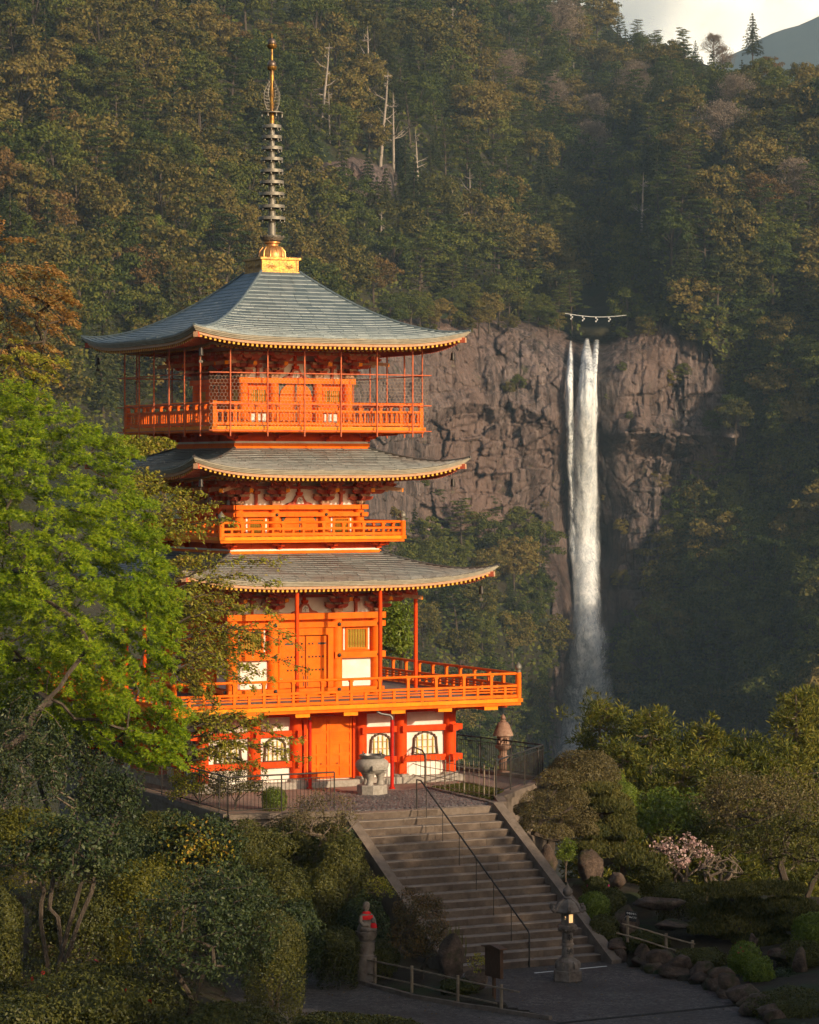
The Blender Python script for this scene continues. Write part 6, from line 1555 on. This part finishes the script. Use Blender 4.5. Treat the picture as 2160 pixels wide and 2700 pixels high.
dome(50, 2200, 220, 130, 80, ML['yelgr'], 'yellow-green rounded shrub behind the pale-stemmed tree', 5200, .06, .14)
dome(380, 2360, 230, 190, 78.5, ML['yelgr'], 'yellow-green shrub between the pale-stemmed tree and the dark foreground shrub', 6500, .06, .16)
dome(215, 2420, 260, 190, 78, ML['clip'], 'olive shrub behind the bare pale stems', 6500, .06, .16)
dome(723, 2520, 165, 240, 79, ML['clip'], 'tall rounded olive hedge beside the bottom path', 9000, .045, .05)
dome(275, 2650, 460, 190, 70, ML['clip'], 'leafy azalea bank with red buds along the bottom left edge', 9000, .09, .16, flowers=(REDFL, 10), asp=.38)
dome(15, 2450, 90, 170, 72, ML['clip'], 'narrow-leaved green shrub cut by the left edge', 4200, .07, .18, asp=.4)
dome(60, 2690, 260, 130, 68, ML['clip'], 'low dark shrub in the bottom left corner', 4500, .07, .16)
dome(600, 2700, 260, 110, 68, ML['clip'], 'low green shrub at the bottom below the dark foreground shrub', 4500, .06, .14); dome(890, 2705, 240, 60, 76.5, ML['clip'], 'low clipped hedge at the bottom edge left of the path end', 4500, .05, .1); dome(1010, 2712, 190, 55, 77, ML['clip'], 'low clipped hedge at the bottom edge under the bamboo fence', 4000, .05, .1)
leafy(836, 2170, 230, 200, 91, (850, 2330), ML['clipbr'], 'twisted thin-leaved shrub just left of the stair top', 120, 36, .06, BARKP, .06, clr=.24, stems=3, fork=.4)
dome(897, 2300, 165, 190, 90, ML['clip'], 'dark cloud-pruned shrub left of the stairs above the statue', 9000, .05, .16)
dome(850, 2360, 110, 120, 89, ML['clip'], 'lower cushion of dark shrub left of the statue', 5200, .05, .14); leafy(1000, 2345, 90, 70, 88.7, (960, 2390), ML['cherry'], 'small pale-leaved sprig between the dark shrub and the stairs', 26, 30, .06, BARK, .03, clr=.16)
leafy(1106, 2445, 150, 190, 86, (1115, 2585), ML['russet'], 'round russet and olive bush on the island before the stairs', 190, 48, .055, BARK, .06, clr=.17, shell=.3, lo=-.85)
dome(888, 2492, 122, 92, 85.4, ML['clip'], 'low dome-shaped shrub left of the statue pedestal', 5500, .045, .06)
dome(733, 2345, 180, 150, 86, ML['clip'], 'dark green shrub below the terrace wall', 6500, .05, .14); dome(650, 2245, 190, 150, 88, ML['clip'], 'dark shrub below the corner of the terrace fence', 6500, .05, .16); dome(640, 2390, 170, 170, 83, ML['camellia'], 'very dark shrub behind the tall rounded hedge', 5500, .06, .15)
dome(780, 2440, 130, 120, 84.5, ML['camellia'], 'very dark shrub left of the low dome shrub', 5000, .06, .15); dome(960, 2440, 130, 150, 88.3, ML['camellia'], 'very dark shrub behind the stone statue', 5200, .06, .15); dome(1000, 2520, 100, 90, 86.6, ML['clip'], 'dark ground shrub right of the statue pedestal', 4200, .05, .15)
dome(560, 2260, 140, 130, 86, ML['camellia'], 'very dark shrub behind the yellow-leaved shrub', 4500, .06, .15); dome(420, 2210, 200, 150, 88, ML['clip'], 'dark shrub below the left run of the terrace fence', 5200, .06, .16)
dome(330, 2250, 170, 150, 85, ML['camellia'], 'dark shrub left of the yellow-leaved shrub', 4500, .06, .15)
dome(723, 2106, 68, 62, 94.6, ML['bright'], 'small clipped green ball behind the left terrace fence', 3200, .035, .04); leafy(613, 2070, 170, 110, 95, (620, 2130), ML['pineN'], 'loose dark bush behind the corner of the terrace fence', 60, 50, .07, BARK, .04, clr=.24)
leafy(520, 2075, 160, 120, 95.5, (530, 2130), ML['cherry'], 'loose leafy bush on the terrace left of the fence corner', 50, 45, .08, BARK, .04, clr=.25)
dome(1210, 2600, 90, 36, 84, ML['clip'], 'low ground shrub at the foot of the tall dark rock', 3000, .05, .15); leafy(1270, 2545, 75, 60, 84.4, (1262, 2590), ML['cherry'], 'small pale-leaved plant beside the notice board', 22, 22, .06, BARK, .02, clr=.14)
rs_ = np.random.RandomState(5); c = at(1195, 2490, 85.2); n = 90; P = np.array(c)+rs_.randn(n, 3)*np.array([.16, .16, .16]); V, Fq = leaves(P, rs_.randn(n, 3)*np.array([1, 1, .1]), .5, .07, rs_, up=np.array([0, 0, 3.]))
tag(put('iris_clump', np_mesh('iris_clump', V, Fq, ML['clip'])), 'clump of upright sword-shaped leaves above the tall dark rock', 'plant')

dome(868, 2240, 130, 150, 92.0, ML['camellia'], 'dark shrub against the terrace wall just left of the stair kerb', 4500, .06, .15); dome(760, 2230, 150, 130, 91.5, ML['clip'], 'dark shrub against the terrace wall below the short fence', 4500, .06, .15)
# ---- right garden
dome(1540, 2052, 200, 150, 102, ML['clipbr'], 'largest brown-olive clipped dome right of the terrace fence', 12000, .05, .03); dome(1618, 2060, 60, 70, 103.5, ML['bright'], 'bright green clipped ball behind the brown dome', 3000, .045, .04); dome(1648, 2092, 60, 60, 101, ML['bright'], 'green clipped ball right of the brown dome', 3000, .045, .04); dome(1645, 2135, 70, 60, 100, ML['clip'], 'green clipped ball above the spreading pine', 3000, .045, .05)
def cloud(label, pads, Y, base, mat, needle, name, n=1500, ls=.05):
    o = empty(name, at(base[0], base[1], Y), 0, label, 'tree'); bp = np.array(o.location); rs = np.random.RandomState(int(base[0])); T_ = []
    for (x, y, rx, rz) in pads:
        c = np.array(at(x, y, Y+rs.uniform(-.9, .9)))-bp; s = Y/F; R_ = np.array([rx*s, rx*s*.85, rz*s]); d = ball(rs, n, -.35); f_ = 1+.16*fbm(d[:, 0]*2.5+x, d[:, 1]*2.5, d[:, 2]*2.5, 3)
        P = c+d*R_*((1-.3*rs.rand(n)**2)*f_)[:, None]; T_.append(c-np.array([0, 0, R_[2]*.6]))
        if needle: V, Fq = leaves(P, rs.randn(n, 3)*np.array([1, 1, .3])+.3*d, .14*(.7+.6*rs.rand(n)), .2, rs, up=d*.8+np.array([0, 0, 1.1]))
        else: V, Fq = leaves(P, d+.6*rs.randn(n, 3), ls*(.7+.6*rs.rand(n)), .6, rs, fold=.08)
        put('foliage_pad', np_mesh('foliage_pad', V, Fq, mat), o)
    b = MB(); limbs(b, skel(rs, (0, 0, -.3), (.05, 0, .25), T_, .15, .08)); b.build('trunk', [BARK], o, 60); return o
cloud('brownish cloud-pruned tree with rounded pads beside the stair top', [(1468, 2060, 58, 36), (1425, 2112, 55, 30), (1511, 2107, 45, 32), (1430, 2145, 60, 30), (1405, 2180, 44, 28), (1525, 2157, 54, 34), (1466, 2198, 46, 28), (1538, 2190, 44, 28), (1480, 2140, 40, 26), (1390, 2140, 36, 26)], 96.5, (1450, 2235), ML['clipbr'], False, 'cloud_pruned_tree', 1900)
cloud('spreading pine with flat needle tiers right of the cloud-pruned tree', [(1579, 2080, 60, 16), (1600, 2106, 60, 18), (1618, 2130, 52, 18), (1575, 2130, 40, 16), (1597, 2216, 60, 24), (1633, 2246, 66, 24), (1696, 2270, 78, 22), (1606, 2166, 52, 22), (1560, 2195, 46, 20), (1650, 2200, 46, 20), (1555, 2240, 40, 18)], 98, (1580, 2300), ML['pineN'], True, 'pine_tree', 2600)
leafy(1755, 2160, 260, 150, 104, (1760, 2290), ML['bright'], 'fresh green spreading maple in the right garden', 120, 60, .10, BARK, .08, 'leafy_tree', clr=.38, cat='tree', star=True)
leafy(1800, 2260, 200, 120, 98, (1800, 2330), ML['pink'], 'shrub covered in pale pink blossoms in the right garden', 70, 14, .09, BARKP, .05, 'blossoming_shrub', clr=.16, stems=4, fork=.3, asp=.7)
leafy(1905, 2290, 130, 90, 97, (1890, 2350), ML['clip'], 'almost bare twiggy shrub right of the pink blossoms', 90, 3, .05, BARKP, .05, clr=.12, stems=6, fork=.2)
leafy(2000, 2120, 340, 190, 101, (2080, 2330), ML['clipbr'], 'wide brown-green tree with dark leaning trunk at the right', 170, 48, .09, BARK, .13, 'leafy_tree', clr=.4, cat='tree'); leafy(2110, 2230, 240, 230, 98, (2140, 2400), ML['clip'], 'olive tree crown at the right edge above the dark pine', 130, 48, .09, BARK, .1, 'leafy_tree', clr=.4, cat='tree')
leafy(1900, 2210, 230, 120, 103, (1900, 2300), ML['clip'], 'dark green shrub behind the pink blossoms', 90, 48, .09, BARK, .07, clr=.36)
cloud('broad dark pine with low needle tiers in the lower right garden', [(1922, 2350, 85, 22), (2049, 2345, 85, 20), (1935, 2378, 70, 22), (1900, 2410, 80, 24), (2000, 2400, 80, 22), (2080, 2390, 80, 24), (1960, 2440, 90, 26), (2050, 2440, 80, 24), (1870, 2450, 60, 24), (1920, 2480, 70, 24), (2010, 2480, 80, 24), (2110, 2430, 60, 24)], 91, (1985, 2520), ML['pineN'], True, 'pine_tree', 3200)
dome(1796, 2358, 130, 62, 93.5, ML['clip'], 'low dark dome shrub left of the broad pine', 5000, .045, .05); dome(1963, 2528, 90, 90, 86.5, ML['bright'], 'rounded shrub dotted with red flowers above the plaza edge', 4500, .05, .08, flowers=(REDFL, 14)); dome(2004, 2570, 80, 84, 85, ML['bright'], 'rounded green shrub just below the red-flowered one', 4500, .05, .1)
dome(2095, 2660, 250, 100, 81, ML['clip'], 'long low clipped shrub in the bottom right corner', 9000, .05, .06); dome(2140, 2450, 90, 90, 88, ML['bright'], 'green rounded shrub at the right edge', 4500, .05, .1); dome(1574, 2340, 70, 56, 94, ML['clip'], 'azalea with a few magenta flowers right of the stairs', 3500, .05, .14, flowers=(MAGENTA, 7), name='azalea')
dome(1567, 2390, 82, 76, 92.8, ML['bright'], 'bright green round shrub beside the stair kerb', 5000, .05, .06); dome(1612, 2378, 76, 70, 93.2, ML['clip'], 'olive shrub right of the bright green one', 4000, .045, .1); dome(1592, 2446, 86, 66, 91, ML['clip'], 'dark shrub below the bright green one', 4500, .045, .1)
leafy(1495, 2250, 52, 76, 94.8, (1492, 2300), ML['bright'], 'small bright leafy bush on the rocks beside the stair kerb', 60, 26, .06, BARK, .03, clr=.12); dome(1850, 2530, 130, 60, 88, ML['clip'], 'dark low shrub behind the garden wall', 4500, .05, .15); dome(1700, 2480, 120, 40, 90.3, ML['clip'], 'ground-hugging shrub behind the small black sign', 3500, .05, .18)
dome(2120, 2520, 130, 80, 87, ML['clip'], 'dark shrub behind the slim standing stone', 4500, .05, .15); dome(1730, 2310, 90, 60, 96, ML['clip'], 'dark shrub left of the pink blossoms', 3500, .05, .15); dome(2060, 2590, 110, 70, 85.5, ML['camellia'], 'very dark low shrub right of the green rounded pair', 3500, .05, .15)

# ---- cedars in the valley just behind the garden
def big_cedar(px, pyt, w_, Y, label, seed):
    rs = np.random.RandomState(seed); top = at(px, pyt, Y); Hh = 15.0; o = empty('cedar_tree', Vector((top.x, top.y, top.z-Hh)), 0, label, 'tree', 'cedars behind the right garden'); R_ = w_*Y/F/2
    b = MB(); b.tube([(0, 0, -2), (.1, 0, Hh*.5), (0, 0, Hh)], [.3, .2, .03], 8); Vs = FB(); kb = 0
    for t in range(58):
        q = (t+rs.rand())/58; z = Hh*(1-q*.62)-.2; r = R_*min(1, .22+1.15*q**.6)*(.75+.4*rs.rand()); a = t*2.4+rs.rand(); e = np.array([cos(a)*r, sin(a)*r, z+.15*r]); s0 = np.array([0, 0, z+.25*r-.1])
        b.tube([Vector(s0), Vector((s0+e)/2-np.array([0, 0, .1])), Vector(e)], [.05, .035, .012], 4, cap=False)
        for j in range(5):
            c = s0+(e-s0)*rs.uniform(.45, 1.08)+.28*rs.randn(3); n = 62; d = ball(rs, n, -.7); L_ = .30+.25*rs.rand(); P = c+d*L_*rs.rand(n, 1)**.5*np.array([1, 1, .8])
            V, Fq = leaves(P, np.cross(d, rs.randn(n, 3)), .215*(.6+.8*rs.rand(n)), .23, rs, up=d+np.array([0, 0, .5])); Vs.add(V, Fq)
    b.build('trunk', [BARKP], o, 60); put('foliage', Vs.mesh('foliage', [ML['cedar']]), o)
for (x, y, w_, Y, lb, sd) in ((1581, 1850, 190, 118, 'sunlit cedar crown just right of the waterfall foot', 1), (1714, 1878, 210, 116, 'second sunlit cedar from the waterfall foot', 2), (1858, 1912, 200, 118, 'third cedar from the waterfall, slightly lower than its neighbours', 3), (1965, 1945, 200, 121, 'low cedar in the dip between the higher ones', 4),
                             (2099, 1832, 190, 117, 'tall cedar near the right edge with pale twisted branches', 5), (2175, 1812, 190, 121, 'cedar cut by the right edge', 6), (1640, 1960, 220, 112, 'lower cedar in front of the first two', 7), (1800, 2000, 230, 111, 'lower dark cedar above the fresh green maple', 8), (2030, 1985, 240, 112, 'lower dark cedar near the right edge', 9), (1930, 2020, 220, 110, 'lowest dark cedar behind the brown-green tree', 10)):
    big_cedar(x, y, w_, Y, lb, sd)

# ---- unseen grove added beyond the right of the frame to shade stairs and plaza
SUNH = Vector((sin(SUN_AZ), cos(SUN_AZ), 0)); PER = Vector((-SUNH.y, SUNH.x, 0))
rg = random.Random(77)
for row in range(3):
    for i in range(12):
        t = -27 + i*5.2 + row*1.7 + rg.uniform(-1, 1); p = Vector((2, 90, 0)) + SUNH*(43+row*5) + PER*t; kd = rg.choice(['green1', 'green2', 'olive1', 'conif1', 'green3'])
        h_ = {'conif1': 16.5, 'green1': 12.8, 'green2': 13.6, 'green3': 14.4, 'olive1': 13}[kd]; top = 13.2 + rg.uniform(-.8, .7) + row*.3 if -5 < t < 5.5 else 9.2 + rg.uniform(-2.8, 1.6); s_ = (top+5)/h_
        tag(put('added_shade_tree', PROTO[kd], None, (p.x, p.y, -5), (0, 0, rg.uniform(0, 6)), (s_, s_, s_)), 'unseen tree added beyond the right edge that shades the plaza', 'tree', 'grove beyond the right edge')
# ================================================================ haze
b = NB('valley_air'); v = b.n('VolumePrincipled'); v.inputs['Color'].default_value = (.55, .78, 1, 1); v.inputs['Density'].default_value = .000085; v.inputs['Anisotropy'].default_value = .0
b.t.nodes.remove(b.b); b.l(v.outputs[0], b.out.inputs['Volume'])
hz = MB().box(-1500, 2600, -120, 7600, -140, 1150).build('haze', [b.m]); tag(hz, 'thin bluish haze filling the valley air', 'haze', kind='stuff')
